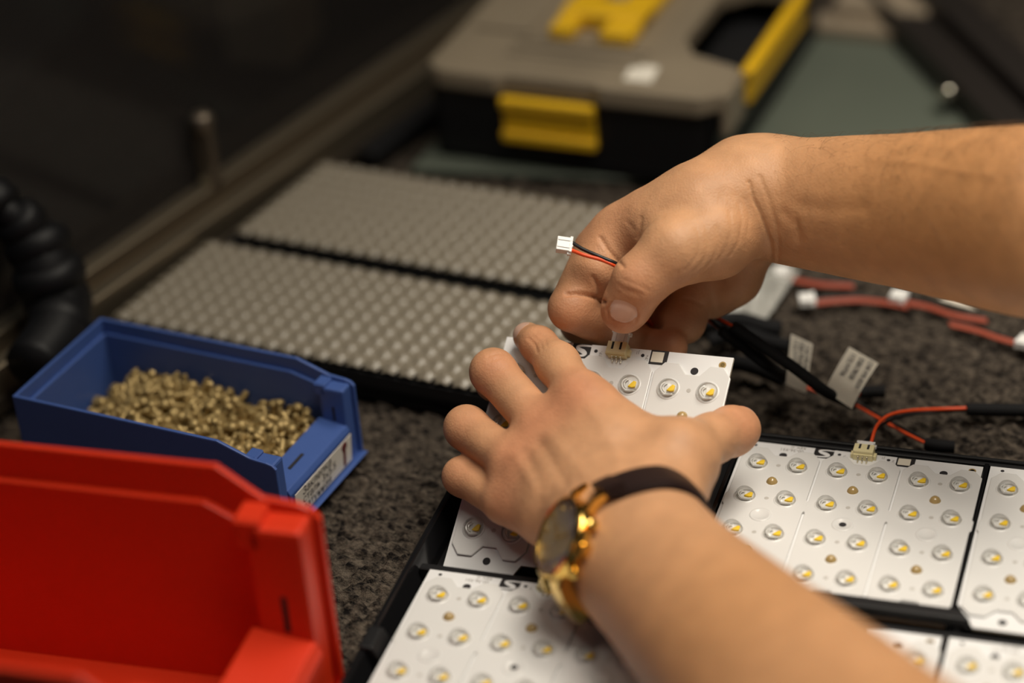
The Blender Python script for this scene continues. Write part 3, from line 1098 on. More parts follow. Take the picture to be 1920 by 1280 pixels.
carpal = dict(index=(1198, 932, 1.102), middle=(1178, 950, 1.099), ring=(1150, 975, 1.099), little=(1122, 1003, 1.101))
mcr = dict(index=[.0120, .0135, .0165], middle=[.0120, .0140, .0170], ring=[.0116, .0135, .0165], little=[.0108, .0130, .0160])
for f in ('index', 'middle', 'ring', 'little'):
    a, b = J(*lf[f][0]), J(*carpal[f])
    chain(FL, [a, (a + b) / 2, b], mcr[f], 0.008, 0.014)
chain(FL, [J(1120, 965, 1.100), FAR[1] - L_wide * 0.008], [.016, .018], 0.01, 0.016)
chain(FL, [J(1212, 945, 1.102), FAR[1] + L_wide * 0.008], [.017, .018], 0.01, 0.016)
# thumb, its ball and the web of skin to the index
chain(FL, [J(1228, 925, 1.100), J(1268, 850, 1.112), J(1335, 822, 1.138), J(1372, 808, 1.153), J(1388, 803, 1.158)], [.0165, .0140, .0108, .0108, .0095], 0.008, 0.008)
chain(FL, [J(1245, 935, 1.100), J(1280, 880, 1.115)], [.0165, .0145], 0.01, 0.014)
chain(FL, [J(1125, 770, 1.142), J(1180, 815, 1.132), J(1262, 852, 1.122)], [.0098, .0098, .0102], 0.01, 0.016)
chain(FL, [J(1175, 860, 1.120), J(1240, 880, 1.115)], [.0120, .0130], 0.01, 0.016)
for f in ('little', 'ring', 'middle', 'index'):
    P = [J(*p) for p in lf[f]]
    chain(FL, P, lr[f], 0.005, 0.0026)
V, Q = surface_nets(FL)
V = smooth_mesh(V, Q, 3)
px_creases = [
    ([(1000, 628), (1012, 640), (1018, 655)], 2.4, 0.00035), ([(992, 634), (1003, 646), (1008, 660)], 2.6, 0.0005), ([(1006, 622), (1021, 635), (1026, 650)], 2.6, 0.0004),
    ([(915, 668), (932, 662), (944, 664)], 2.8, 0.0005), ([(917, 676), (934, 670), (948, 672)], 2.6, 0.0004),
    ([(1012, 830), (1040, 870), (1060, 905)], 11, 0.0006), ([(985, 850), (1005, 890), (1018, 940)], 11, 0.0005),
    ([(1030, 815), (1075, 865), (1110, 905)], 12, -0.0005), ([(965, 855), (1000, 905), (1030, 950)], 12, -0.0004),
    ([(1105, 760), (1140, 820), (1165, 880)], 12, -0.0004),
    ([(1340, 880), (1335, 920), (1328, 960)], 10, 0.0006),
    ([(1370, 838), (1390, 846)], 4, 0.0004),
]
V = sculpt(V, Q, px_creases)
N = normals(V, Q)
kn = lambda f, i=0, d=-0.012: J(lf[f][i][0], lf[f][i][1], lf[f][i][2] + d)
spots = [(kn('index'), 0.016, RED, 0.50), (kn('middle'), 0.016, RED, 0.45), (kn('ring'), 0.014, RED, 0.42), (kn('little'), 0.013, RED, 0.40),
         (kn('middle', 1, -0.008), 0.012, RED, 0.45), (kn('index', 2, -0.006), 0.012, RED, 0.35), (kn('ring', 1, -0.008), 0.011, RED, 0.30), (kn('little', 1, -0.008), 0.011, RED, 0.3),
         (J(1385, 800, 1.148), 0.016, RED, 0.40), (FAR[3], 0.075, TAN, 0.7), (FAR[5], 0.09, TAN, 0.8)]
left_arm, LB = arm_object(V, Q, spots, 'left hand laid flat over the tilted board, bare forearm with a gold watch', person)
idx_t = J(989, 631, 1.198) - J(1010, 646, 1.186)
nail(LB, J(981, 621, 1.197), idx_t, cdir(-0.75, 0.55, 0.45), 0.011, 0.0115, left_arm)
nail(LB, J(1402, 772, 1.162), J(1388, 803, 1.158) - J(1335, 822, 1.138), cdir(0.50, 0.80, -0.30), 0.012, 0.012, left_arm)

# ---- right arm
rf = dict(
    index=[(1122, 476, 1.203), (1071, 578, 1.189), (1136, 617, 1.204), (1188, 628, 1.212)],
    middle=[(1155, 490, 1.222), (1092, 604, 1.216), (1190, 650, 1.216), (1258, 649, 1.209)],
    ring=[(1210, 500, 1.238), (1150, 615, 1.238), (1215, 640, 1.232), (1240, 640, 1.228)],
    little=[(1325, 490, 1.222), (1281, 602, 1.220), (1235, 615, 1.238), (1222, 590, 1.246)],
)
rr = dict(index=[.0125, .0114, .0092, .0076], middle=[.0120, .0110, .0092, .0086], ring=[.0118, .0105, .0090, .0080], little=[.0120, .0110, .0090, .0078])
R_FAR = [J(1432, 372, 1.192), J(1500, 380, 1.183), J(1600, 388, 1.165), J(1700, 396, 1.145), J(1800, 404, 1.122), J(1960, 418, 1.085)]
R_w = [0.0095, 0.0100, 0.0115, 0.0125, 0.0140, 0.0160]
R_r = [0.0195, 0.0205, 0.0228, 0.0240, 0.0262, 0.0300]
allp = np.array([J(*p) for f in rf.values() for p in f] + R_FAR)
FR = Field(allp.min(0) - 0.050, allp.max(0) + 0.050, h)
upv = cdir(-0.05, 1.0, 0.10)
Fd, Wd_, Rd_ = catmull(R_FAR, 5), np.interp(tt_, range(6), R_w), np.interp(tt_, range(6), R_r) - 0.0022
Rd_ = np.convolve(np.pad(Rd_, 3, 'edge'), np.ones(7) / 7, 'valid')
for sgn in (-1, 1):
    chain(FR, [p + upv * (sgn * w) for p, w in zip(Fd, Wd_)], list(Rd_), 0.004, 0.02)
chain(FR, list(Fd), list(Rd_ + 0.001), 0.004, 0.02)
rc = dict(index=(1388, 332, 1.196), middle=(1405, 345, 1.208), ring=(1412, 385, 1.216), little=(1420, 425, 1.214))
rmr = dict(index=[.0125, .0143, .0155], middle=[.0122, .0145, .0165], ring=[.0118, .0140, .0160], little=[.0115, .0135, .0150])
for f in ('index', 'middle', 'ring', 'little'):
    a, b = J(*rf[f][0]), J(*rc[f])
    chain(FR, [a, (a + b) / 2, b], rmr[f], 0.008, 0.012)
chain(FR, [J(1388, 338, 1.196), R_FAR[0] + upv * 0.008], [.0155, .0180], 0.01, 0.016)
chain(FR, [J(1415, 440, 1.212), J(1375, 520, 1.222), J(1335, 560, 1.228)], [.0135, .0125, .0105], 0.01, 0.008)
for f in ('little', 'ring', 'middle', 'index'):
    chain(FR, [J(*p) for p in rf[f]], rr[f], 0.0018 if f == 'index' else 0.004, 0.0035)
chain(FR, [J(1300, 510, 1.240), J(1205, 550, 1.248)], [.0150, .0140], 0.01, 0.006)
chain(FR, [J(1172, 432, 1.196), J(1245, 432, 1.180)], [.0110, .0125], 0.01, 0.018)
# flesh of the index base beside the thumb
chain(FR, [J(1160, 440, 1.195), J(1118, 505, 1.190)], [.0130, .0120], 0.01, 0.006)
# thumb with its ball
# skin sheet between forefinger and thumb
chain(FR, [J(1225, 405, 1.186), J(1300, 375, 1.180), J(1390, 350, 1.184)], [.0110, .0150, .0170], 0.01, 0.016)
chain(FR, [J(1255, 430, 1.176), J(1320, 400, 1.174), J(1395, 370, 1.182)], [.0125, .0150, .0170], 0.01, 0.016)
th = [J(1392, 400, 1.180), J(1335, 440, 1.168), J(1268, 468, 1.160), J(1200, 527, 1.160), J(1175, 573, 1.168), J(1168, 585, 1.171)]
chain(FR, th, [.0175, .0170, .0158, .0122, .0105, .0096], 0.008, 0.0035)
chain(FR, [J(1405, 425, 1.184), J(1345, 462, 1.176), J(1290, 492, 1.170)], [.0140, .0140, .0100], 0.01, 0.006)
V, Q = surface_nets(FR)
V = smooth_mesh(V, Q, 3)
cre = [
    # wrist folds
    ([(1404, 340), (1412, 372), (1424, 395), (1437, 430), (1446, 465), (1446, 490)], 2.6, 0.0012), ([(1424, 330), (1440, 370), (1455, 420), (1461, 465), (1458, 492)], 3.2, 0.0006),
    ([(1490, 400), (1497, 440), (1494, 480)], 4, 0.0003),
    # folds across the ball of the thumb
    ([(1305, 425), (1313, 450), (1308, 478), (1290, 502), (1268, 512)], 2.4, 0.00035), ([(1322, 420), (1330, 450), (1322, 485), (1302, 508)], 2.4, 0.00035),
    ([(1345, 425), (1350, 452), (1338, 485), (1322, 505)], 2.4, 0.00035), ([(1368, 395), (1372, 430), (1362, 465), (1345, 490)], 2.4, 0.0004),
    ([(1385, 380), (1392, 415), (1385, 455), (1368, 480)], 2.4, 0.0004), ([(1395, 370), (1405, 405), (1402, 440)], 2.4, 0.00035),
    # web between thumb and index, fold at the index base
    ([(1202, 408), (1200, 425), (1195, 445)], 4, 0.0006), ([(1125, 445), (1140, 468), (1160, 490), (1168, 500)], 3.5, 0.0010), ([(1175, 415), (1188, 430)], 4, 0.0003),
    # inside crease of the bent index
    ([(1062, 551), (1080, 550), (1100, 553), (1122, 560), (1132, 566)], 3.6, 0.0020), ([(1112, 520), (1122, 538), (1124, 556)], 3.5, 0.0010),
    # thumb knuckle creases
    ([(1160, 536), (1185, 545), (1205, 553)], 2.6, 0.0004), ([(1166, 523), (1190, 531), (1215, 545)], 2.4, 0.0003), ([(1185, 510), (1195, 526), (1212, 540)], 2.4, 0.0002),
    ([(1170, 545), (1192, 552), (1200, 558)], 2.2, 0.0004),
    ([(1285, 560), (1300, 563), (1318, 572)], 3, 0.0005),
    # tendon and vein on the forearm
    ([(1500, 385), (1560, 392), (1620, 390)], 16, 0.0006), ([(1640, 300), (1720, 305), (1800, 322), (1860, 330)], 8, -0.0003), ([(1470, 400), (1490, 420), (1500, 450)], 9, 0.0006),
]
V = sculpt(V, Q, cre)
# nail fold pressed around the thumb nail
V = sculpt(V, Q, [([(1139, 594), (1137, 580), (1147, 569), (1168, 570), (1190, 580), (1196, 592), (1192, 604)], 2.2, 0.0009, 1.0, 1.17)])
spots = [(J(1200, 420, 1.185), 0.011, RED, 0.55), (J(1190, 520, 1.148), 0.014, RED, 0.30), (J(1165, 600, 1.158), 0.010, RED, 0.40), (J(1060, 590, 1.172), 0.022, RED, 0.35),
         (J(1190, 640, 1.186), 0.014, RED, 0.45), (J(1260, 650, 1.194), 0.020, RED, 0.50), (J(1105, 440, 1.195), 0.018, RED, 0.25), (J(1430, 270, 1.170), 0.020, PALE, 0.4), (J(1300, 440, 1.150), 0.022, PALE, 0.35),
         (J(1700, 380, 1.12), 0.07, TAN, 0.75), (J(1880, 400, 1.08), 0.07, TAN, 0.9)]
right_arm, RB = arm_object(V, Q, spots, 'right hand pinching the white plug between thumb and forefinger, hairy bare forearm', person)
thd = th[5] - th[3]
nail(RB, J(1166, 588, 1.155), cdir(-0.30, -0.95, -0.12), cdir(-0.16, 0.10, 0.98), 0.0135, 0.0150, right_arm)

# fine hair on the right forearm
RV, RN = V, normals(V, Q)
pj = project(RV)
cand = np.where((pj[:, 0] > 1450) & (pj[:, 0] < 1935) & (((CAM_C - RV) * RN).sum(1) > -0.25) & (pj[:, 1] < 470))[0]
wgt = np.interp(pj[cand, 0], [1450, 1700, 1935], [0.25, 0.8, 1.4]) * np.interp(pj[cand, 1], [240, 330, 470], [1.3, 0.8, 0.25])
pick = RNG.choice(cand, 650, replace=False, p=wgt / wgt.sum())
fa = (R_FAR[4] - R_FAR[1]) / np.linalg.norm(R_FAR[4] - R_FAR[1])
bm = bmesh.new()
for i in pick:
    n = RN[i]
    d = fa * 0.8 * (1 if RNG.random() < 0.8 else -0.4) - upv * 0.35 + RNG.normal(0, 0.35, 3)
    d -= n * (d @ n)
    d /= np.linalg.norm(d)
    L = RNG.uniform(0.006, 0.013)
    t = np.linspace(0, 1, 5)[:, None]
    c2 = np.cross(n, d) * RNG.uniform(-0.3, 0.3)
    path = RV[i] + d * (t * L) + n * (0.0022 * np.sin(t * 2.6)) + c2 * (t ** 2 * L)
    add_tube(bm, path, np.linspace(0.00005, 0.00002, 5), 3, False)
hair = adopt(link('arm_hair', bm_mesh(bm, 'arm_hair', True), M['hair']), right_arm)
hair['kind'] = 'stuff'
# ------------------------------------------------------------------ wristwatch on the left arm
w12 = cdir(0.34, 0.94, 0.0)
wn = cdir(-0.87, 0.315, 0.376)
wn /= np.linalg.norm(wn)
w12 -= wn * (w12 @ wn)
w12 /= np.linalg.norm(w12)
w3 = np.cross(w12, wn)                      # towards three o'clock
face = J(1041, 1005, 1.070)
WR = Matrix(np.stack([w3, w12, wn], 1).tolist()).to_4x4()
WR.translation = Vector((face - wn * 0.0105).tolist())
watch = bpy.data.objects.new('wristwatch', None)
COL.objects.link(watch)
watch.matrix_world = WR
tag(watch, 'gold wristwatch with a dark dial and dark brown leather strap on the left wrist', 'wristwatch')
build('case', M['gold'], watch, lambda bm: add_lathe(bm, [(.0150, .0), (.0185, .0008), (.0195, .0030), (.0197, .0060), (.0190, .0080), (.0176, .0086), (.0174, .0080), (.0, .0080)], 48), True, 0.5)
build('bezel', M['gold'], watch, lambda bm: add_lathe(bm, [(.0176, .0080), (.0192, .0084), (.0190, .0098), (.0180, .0105), (.0174, .0100), (.0174, .0082), (.0176, .0080)], 48), True, 0.7)
dial = build('dial', M['dial'], watch, lambda bm: add_lathe(bm, [(.0174, .0080), (.0174, .0086), (.0, .0086)], 48))
for k in range(12):
    a = k * math.pi / 6
    bm = bmesh.new()
    add_box(bm, -0.0005, 0.0005, 0.0130, 0.0158, 0.0086, 0.0092)
    link('hour_marker', bm_mesh(bm, 'hour_marker'), M['gold'], dial, mat4=Matrix.Rotation(a, 4, 'Z'))
for L_, wd, a in [(0.0085, 0.0007, 0.9), (0.0130, 0.0005, -1.2)]:
    bm = bmesh.new()
    add_box(bm, -wd, wd, -0.002, L_, 0.0094, 0.0097)
    link('watch_hand', bm_mesh(bm, 'watch_hand'), M['gold'], dial, mat4=Matrix.Rotation(a, 4, 'Z'))
build('crystal', M['crystal'], watch, lambda bm: add_lathe(bm, [(.0175, .0098), (.0175, .0104), (.0150, .0112), (.0090, .0117), (.0, .0118), (.0, .0110), (.0175, .0098)][:5] + [(.0, .0108)], 40), True, 0.8)
for ang, rad_, ln in [(0.0, 0.0034, 0.0048), (0.52, 0.0026, 0.0056), (-0.52, 0.0026, 0.0056)]:
    bm = bmesh.new()
    add_lathe(bm, [(0, 0), (rad_ * 0.55, 0), (rad_ * 0.55, ln * 0.5), (rad_, ln * 0.5), (rad_, ln * 0.95), (rad_ * 0.8, ln)], 20, Matrix.Rotation(ang, 4, 'Z') @ T3(0.0188, 0, 0.0045) @ Matrix.Rotation(math.pi / 2, 4, 'Y'))
    link('crown' if ang == 0 else 'push_button', bm_mesh(bm, 'crown', True, 0.6), M['gold'], watch)
for sx in (-1, 1):
    for sy in (-1, 1):
        bm = bmesh.new()
        add_prism(bm, [(sx * 0.0085, sy * 0.0150, 0.0065), (sx * 0.0085, sy * 0.0215, 0.0050), (sx * 0.0085, sy * 0.0265, 0.0005), (sx * 0.0085, sy * 0.0250, -0.0025), (sx * 0.0085, sy * 0.0205, 0.0002), (sx * 0.0085, sy * 0.0150, 0.0015)], (sx * 0.0036, 0, 0), 0.0006, 2)
        link('lug', bm_mesh(bm, 'lug'), M['gold'], watch)

# strap: wrapped on the skin around the wrist
wax = np.cross(w12, wn)
Wc = L_W + L_axis * ((face - L_W) @ wax) / (L_axis @ wax)
angs = np.linspace(-math.pi, math.pi, 97)[:-1]
rr_ = []
for a in angs:
    d = wn * math.cos(a) + w12 * math.sin(a)
    rs = []
    for off in (-0.006, 0, 0.006):
        o_ = Wc + wax * (off + 0.014 * max(0.0, math.sin(a)) ** 1.5)
        hit, _, _, _ = LB.ray_cast(Vector((o_ + d * 0.09).tolist()), Vector((-d).tolist()), 0.09)
        rs.append(0.03 if hit is None else np.linalg.norm(np.array(hit) - o_))
    rr_.append(min(max(rs), 0.0345 if 0.5 < a < 2.7 else 0.040))
rr_ = np.array(rr_)
for _ in range(4):
    rr_ = np.maximum(rr_, (np.roll(rr_, 1) + rr_ + np.roll(rr_, -1)) / 3)
rr_ = (np.roll(rr_, 1) + rr_ + np.roll(rr_, -1)) / 3 + 0.0006


def strap_part(name, a0, a1, m, half=0.0085, th=0.0026, tilt=0.0):
    sel = np.linspace(a0, a1, 60)
    R = np.interp(sel, angs, rr_, period=2 * math.pi)
    bm = bmesh.new()
    rings = []
    for i, (a, r_) in enumerate(zip(sel, R)):
        d = wn * math.cos(a) + w12 * math.sin(a)
        sh = wax * 0.014 * max(0.0, math.sin(a)) ** 1.5
        p0, p1 = Wc + sh + d * r_, Wc + sh + d * (r_ + th)
        pm = Wc + sh + d * (r_ + th * 1.15)
        tl = d * tilt * max(0.0, math.sin(a))
        rings.append([bm.verts.new(q.tolist()) for q in (p0 - wax * half + tl, p1 - wax * (half - 0.0006) + tl, pm, p1 + wax * (half - 0.0006) - tl, p0 + wax * half - tl)])
    for A, B in zip(rings, rings[1:]):
        for k in range(5):
            bm.faces.new([A[k], A[(k + 1) % 5], B[(k + 1) % 5], B[k]])
    bm.faces.new(rings[0])
    bm.faces.new(rings[-1][::-1])
    return adopt(link(name, bm_mesh(bm, name, True, 0.6), m), watch)


strap_part('strap', 0.72, math.pi + 0.25, M['leather'], 0.0085, 0.0028, 0.0020)
strap_part('strap', -math.pi + 0.32, -0.72, M['leather'])
strap_part('strap_end_link', 0.62, 0.86, M['leather'], 0.0086, 0.0050)
strap_part('strap_end_link', -1.20, -0.60, M['gold'], 0.0092, 0.0062)['label'] = 'gold end link below the dial'

# ------------------------------------------------------------------ wires with plugs, sleeves and paper tags
def harness(name, origin, label, cat='wire harness', group=None):
    return empty(name, origin, label=label, cat=cat, group=group)


def wire(parent, pts, m, r=0.00085, name=None):
    nm = name or ('red_wire' if m in ('wire_red', 'wire_dull') else 'black_wire' if m == 'wire_black' else 'sleeve')
    return adopt(link(nm, tube_mesh(nm, pts, r, 10), M[m]), parent)


def plug_at(parent, M4, name='plug_housing'):
    o = link(name, ME['plug'], None)
    o.parent = parent
    o.matrix_parent_inverse = parent.matrix_basis.inverted()
    o.matrix_basis = M4
    return o


def frame_from(p, fwd, up):
    """matrix with local -y along fwd (the nose of a plug) and z along up"""
    y = -np.asarray(fwd, float)
    y /= np.linalg.norm(y)
    z = np.asarray(up, float)
    z = z - y * (z @ y)
    z /= np.linalg.norm(z)
    x = np.cross(y, z)
    m = Matrix(np.stack([x, y, z], 1).tolist()).to_4x4()
    m.translation = Vector(np.asarray(p).tolist())
    return m


# plug being pushed into the held board
HM = np.array(HELD_R.to_3x3())
h1 = harness('wire_harness', held_pt(0.0484, 0.026, 0), 'white plug pushed into the held board, its sleeve running to the tag facing the camera')
plug_at(h1, HELD @ T3(0.0484, 0.0240, 0.0))
pb = held_pt(0.0484, 0.0275, 0.0028)
wire(h1, [pb, held_pt(0.0490, 0.034, 0.0020), held_pt(0.052, 0.044, -0.012), J(1245, 625, 1.252), J(1290, 580, 1.256), J(1325, 586, 1.240), J(1380, 614, 1.224)], 'wire_red')
wire(h1, [held_pt(0.0462, 0.0275, 0.0028), held_pt(0.0480, 0.035, 0.0016), held_pt(0.050, 0.045, -0.012), J(1245, 628, 1.254), J(1290, 584, 1.258), J(1325, 590, 1.242), J(1382, 616, 1.225)], 'wire_black')
wire(h1, [J(1374, 611, 1.224), J(1420, 642, 1.228), J(1490, 690, 1.228), J(1550, 735, 1.232), at(1596, 756, 0.008)], 'sleeve', 0.0030)
wire(h1, [at(1590, 752, 0.0082), at(1605, 760, 0.006), at(1640, 780, 0.0045), at(1690, 808, 0.0035), at(1742, 834, 0.003)], 'wire_red')
wire(h1, [at(1596, 751, 0.0082), at(1612, 757, 0.006), at(1650, 779, 0.0045), at(1700, 806, 0.0035), at(1748, 832, 0.003)], 'wire_black')
wire(h1, [at(1736, 832, 0.0035), at(1760, 836, 0.0038), at(1790, 838, 0.0035)], 'sleeve', 0.0035)

# second wire pair, its free plug sticking out beyond the thumb
h2 = harness('wire_harness', J(1340, 610, 1.215), 'wire pair pinched under the thumb, free white plug at its end')
fp0, fp1 = J(1058, 466, 1.172), J(1085, 470, 1.172)
plug_at(h2, frame_from(fp0, fp0 - fp1, cdir(0.05, 0.55, 0.83)))
pf = frame_from(fp0, fp0 - fp1, cdir(0.05, 0.55, 0.83))
pe1 = np.array(pf @ Vector((-0.0022, 0.0034, 0.0028)))
pe2 = np.array(pf @ Vector((0.0022, 0.0034, 0.0028)))
up_, lo_ = (pe1, pe2) if project([pe1])[0, 1] < project([pe2])[0, 1] else (pe2, pe1)
wire(h2, [up_, J(1095, 468, 1.168), J(1130, 483, 1.166), J(1162, 498, 1.170), J(1195, 528, 1.205), J(1240, 560, 1.245), J(1290, 578, 1.252), J(1330, 598, 1.242), J(1356, 622, 1.232)], 'wire_black', 0.00095)
wire(h2, [lo_, J(1095, 478, 1.166), J(1130, 488, 1.166), J(1160, 503, 1.170), J(1190, 532, 1.205), J(1238, 562, 1.245), J(1288, 580, 1.252), J(1330, 601, 1.242), J(1360, 625, 1.232)], 'wire_red', 0.00095)
wire(h2, [J(1352, 619, 1.231), J(1400, 655, 1.236), J(1440, 685, 1.240), at(1480, 708, 0.012), at(1500, 720, 0.008)], 'sleeve', 0.0030)
wire(h2, [at(1500, 722, 0.008), at(1530, 733, 0.005), at(1575, 745, 0.004), at(1618, 737, 0.0035), at(1650, 733, 0.003)], 'wire_red')
wire(h2, [at(1612, 736, 0.004), at(1635, 734, 0.004), at(1660, 734, 0.004)], 'sleeve', 0.0036)

# wires of the middle board
h3 = harness('wire_harness', (0.0484, 0.021, 0.022), 'red and black wires plugged into the middle board, curving to a black sleeve')
plug_at(h3, T3(0.0484, 0.0212, 0.020))
zb = 0.0228
wire(h3, [(0.0506, 0.0245, zb), at(1639, 810, 0.0255), at(1648, 793, 0.024), at(1668, 778, 0.019), at(1705, 770, 0.013), at(1760, 767, 0.008), at(1820, 765, 0.006)], 'wire_red', 0.00095)
wire(h3, [(0.0462, 0.0245, zb), at(1628, 822, 0.022), at(1648, 800, 0.017), at(1680, 783, 0.011), at(1720, 775, 0.007), at(1770, 771, 0.005), at(1822, 768, 0.005)], 'wire_black', 0.00095)
wire(h3, [at(1812, 767, 0.0055), at(1850, 768, 0.005), at(1900, 769, 0.005), at(1990, 770, 0.005)], 'sleeve', 0.0036)
# more sleeves of the bundle under the hand
h4 = harness('cable_bundle', at(1400, 650, 0.01), 'tangle of thick black sleeves in the dark under the right hand', 'cable')
wire(h4, [at(1330, 640, 0.006), at(1390, 625, 0.008), at(1440, 640, 0.006), at(1480, 650, 0.005)], 'sleeve', 0.0045)
wire(h4, [at(1320, 700, 0.006), at(1370, 680, 0.012), at(1420, 690, 0.008), at(1470, 712, 0.005)], 'sleeve', 0.0045)
wire(h4, [at(1300, 610, 0.006), at(1380, 600, 0.007), at(1430, 612, 0.006), at(1465, 618, 0.005)], 'sleeve', 0.0050)

# white connector leads lying further back
def lead(p_plug, p_next, pts_red, label, thick=0.00115):
    a, b = at(*p_plug, 0.004), at(*p_next, 0.004)
    hh = harness('connector_lead', a, label, 'wire lead', 'loose connector leads behind the hand')
    m4 = frame_from(a - np.array([0, 0, 0.001]), a - b, (0, 0, 1)) @ Matrix.Scale(1.15, 4)
    plug_at(hh, m4)
    wire(hh, [at(*q, 0.0035) for q in pts_red], 'wire_dull', thick)
    wire(hh, [at(q[0], q[1] - 5, 0.0030) for q in pts_red], 'wire_black', 0.0011)
    wire(hh, [at(q[0] + 2, q[1] + 5, 0.0030) for q in pts_red], 'wire_dull', thick * 0.8)
    return hh


lead((1514, 568), (1545, 566), [(1524, 567), (1560, 563), (1610, 561), (1660, 566), (1700, 574)], 'loose lead with a white connector at its left end, nearest under the right forearm')
lead((1686, 562), (1715, 567), [(1700, 566), (1740, 574), (1790, 590), (1850, 600)], 'loose lead whose white connector sits halfway along the first red lead')
lead((1465, 517), (1490, 522), [(1475, 519), (1492, 524), (1540, 532), (1600, 535)], 'loose lead with a white connector lying on the clear film at the wrist')
lead((1922, 648), (1895, 640), [(1910, 643), (1870, 632), (1830, 618), (1780, 606)], 'loose lead with a white connector cut by the right frame edge')
o = build('paper_slip', M['paper'], None, lambda bm: poly_prism(bm, [tuple(at(x, y, 0.006)[:2]) for x, y in [(1760, 560), (1800, 572), (1832, 580), (1790, 556)]], 0.0055, 0.0060))
tag(o, 'small white paper slip peeping out under the right forearm', 'paper')


def paper_tag(parent, px4, depths, lines, label, fold):
    """paper tag from four photographed corners (clockwise from top left), with rows of print"""
    c = [J(x, y, d) for (x, y), d in zip(px4, depths)]
    n = np.cross(c[1] - c[0], c[3] - c[0])
    n /= np.linalg.norm(n)
    if n @ (CAM_C - c[0]) < 0:
        n = -n
    nu, nv = 9, 13
    bm = bmesh.new()
    vs = []
    for j in range(nv):
        for i in range(nu):
            u, v = i / (nu - 1), j / (nv - 1)
            p = (c[0] * (1 - u) + c[1] * u) * (1 - v) + (c[3] * (1 - u) + c[2] * u) * v
            p = p + n * (0.0012 * math.sin(v * 3.0) - (0.004 * max(0, v - fold) / (1 - fold)) ** 1.0)
            vs.append(bm.verts.new(p.tolist()))
    for j in range(nv - 1):
        for i in range(nu - 1):
            bm.faces.new([vs[j * nu + i], vs[j * nu + i + 1], vs[(j + 1) * nu + i + 1], vs[(j + 1) * nu + i]])
    bmesh.ops.solidify(bm, geom=bm.faces[:], thickness=0.0002)
    t = adopt(link('paper_tag', bm_mesh(bm, 'paper_tag', True, 0.9), M['paper']), parent)
    t['label'] = label
    # print runs down the tag
    x_ax = (c[3] - c[0]) / np.linalg.norm(c[3] - c[0])
    y_ax = np.cross(n, x_ax)
    for body, u, v, size in lines:
        p = (c[0] * (1 - u) + c[1] * u) * (1 - v) + (c[3] * (1 - u) + c[2] * u) * v + n * (0.0016 * math.sin(v * 3.0) + 0.0005)
        m4 = Matrix(np.stack([x_ax, y_ax, n], 1).tolist()).to_4x4()
        m4.translation = Vector(p.tolist())
        o_ = link('print_line', text_mesh('print_line', body, size, 'LEFT', 0.00003), M['print'])
        o_.parent = t
        o_.matrix_basis = m4
    return t


paper_tag(h1, [(1592, 650), (1647, 681), (1600, 757), (1549, 724)], (1.252, 1.246, 1.230, 1.232), [('112LWF06', 0.24, 0.10, 0.0040), ('ESB17R58', 0.52, 0.10, 0.0040), ('CNF-MR-8505', 0.80, 0.06, 0.0036)], 'white tag with bold print turned to the camera', 0.78)
paper_tag(h2, [(1483, 626), (1524, 645), (1512, 730), (1474, 712)], (1.268, 1.264, 1.252, 1.252), [('112LWF06', 0.25, 0.08, 0.0036), ('ESB17R58', 0.52, 0.08, 0.0036), ('CNF-MR-8505', 0.78, 0.08, 0.0032)], 'narrow white tag standing behind the sleeve', 0.8)

# clear film bag behind the wrist
fx, fy = 26, 22
c4 = [at(1425, 492, 0.006), at(1500, 500, 0.006), at(1420, 618, 0.006), at(1325, 585, 0.006)]
Vf = []
for j in range(fy):
    for i in range(fx):
        u, v = i / (fx - 1), j / (fy - 1)
        p = (c4[0] * (1 - u) + c4[1] * u) * (1 - v) + (c4[3] * (1 - u) + c4[2] * u) * v
        z = 0.003 + 0.010 * math.sin(math.pi * u) * math.sin(math.pi * v) * (0.7 + 0.5 * math.sin(9 * u + 4 * v) * math.sin(7 * v - 3 * u)) + 0.0015 * RNG.random()
        Vf.append((p[0], p[1], z))
o = link('film_bag', np_mesh('film_bag', Vf, grid_faces(fx, fy)), M['film'])
sm_ = o.modifiers.new('thickness', 'SOLIDIFY')
sm_.thickness = 0.0006
tag(o, 'crumpled milky clear film bag on the carpet behind the right wrist', 'plastic bag')
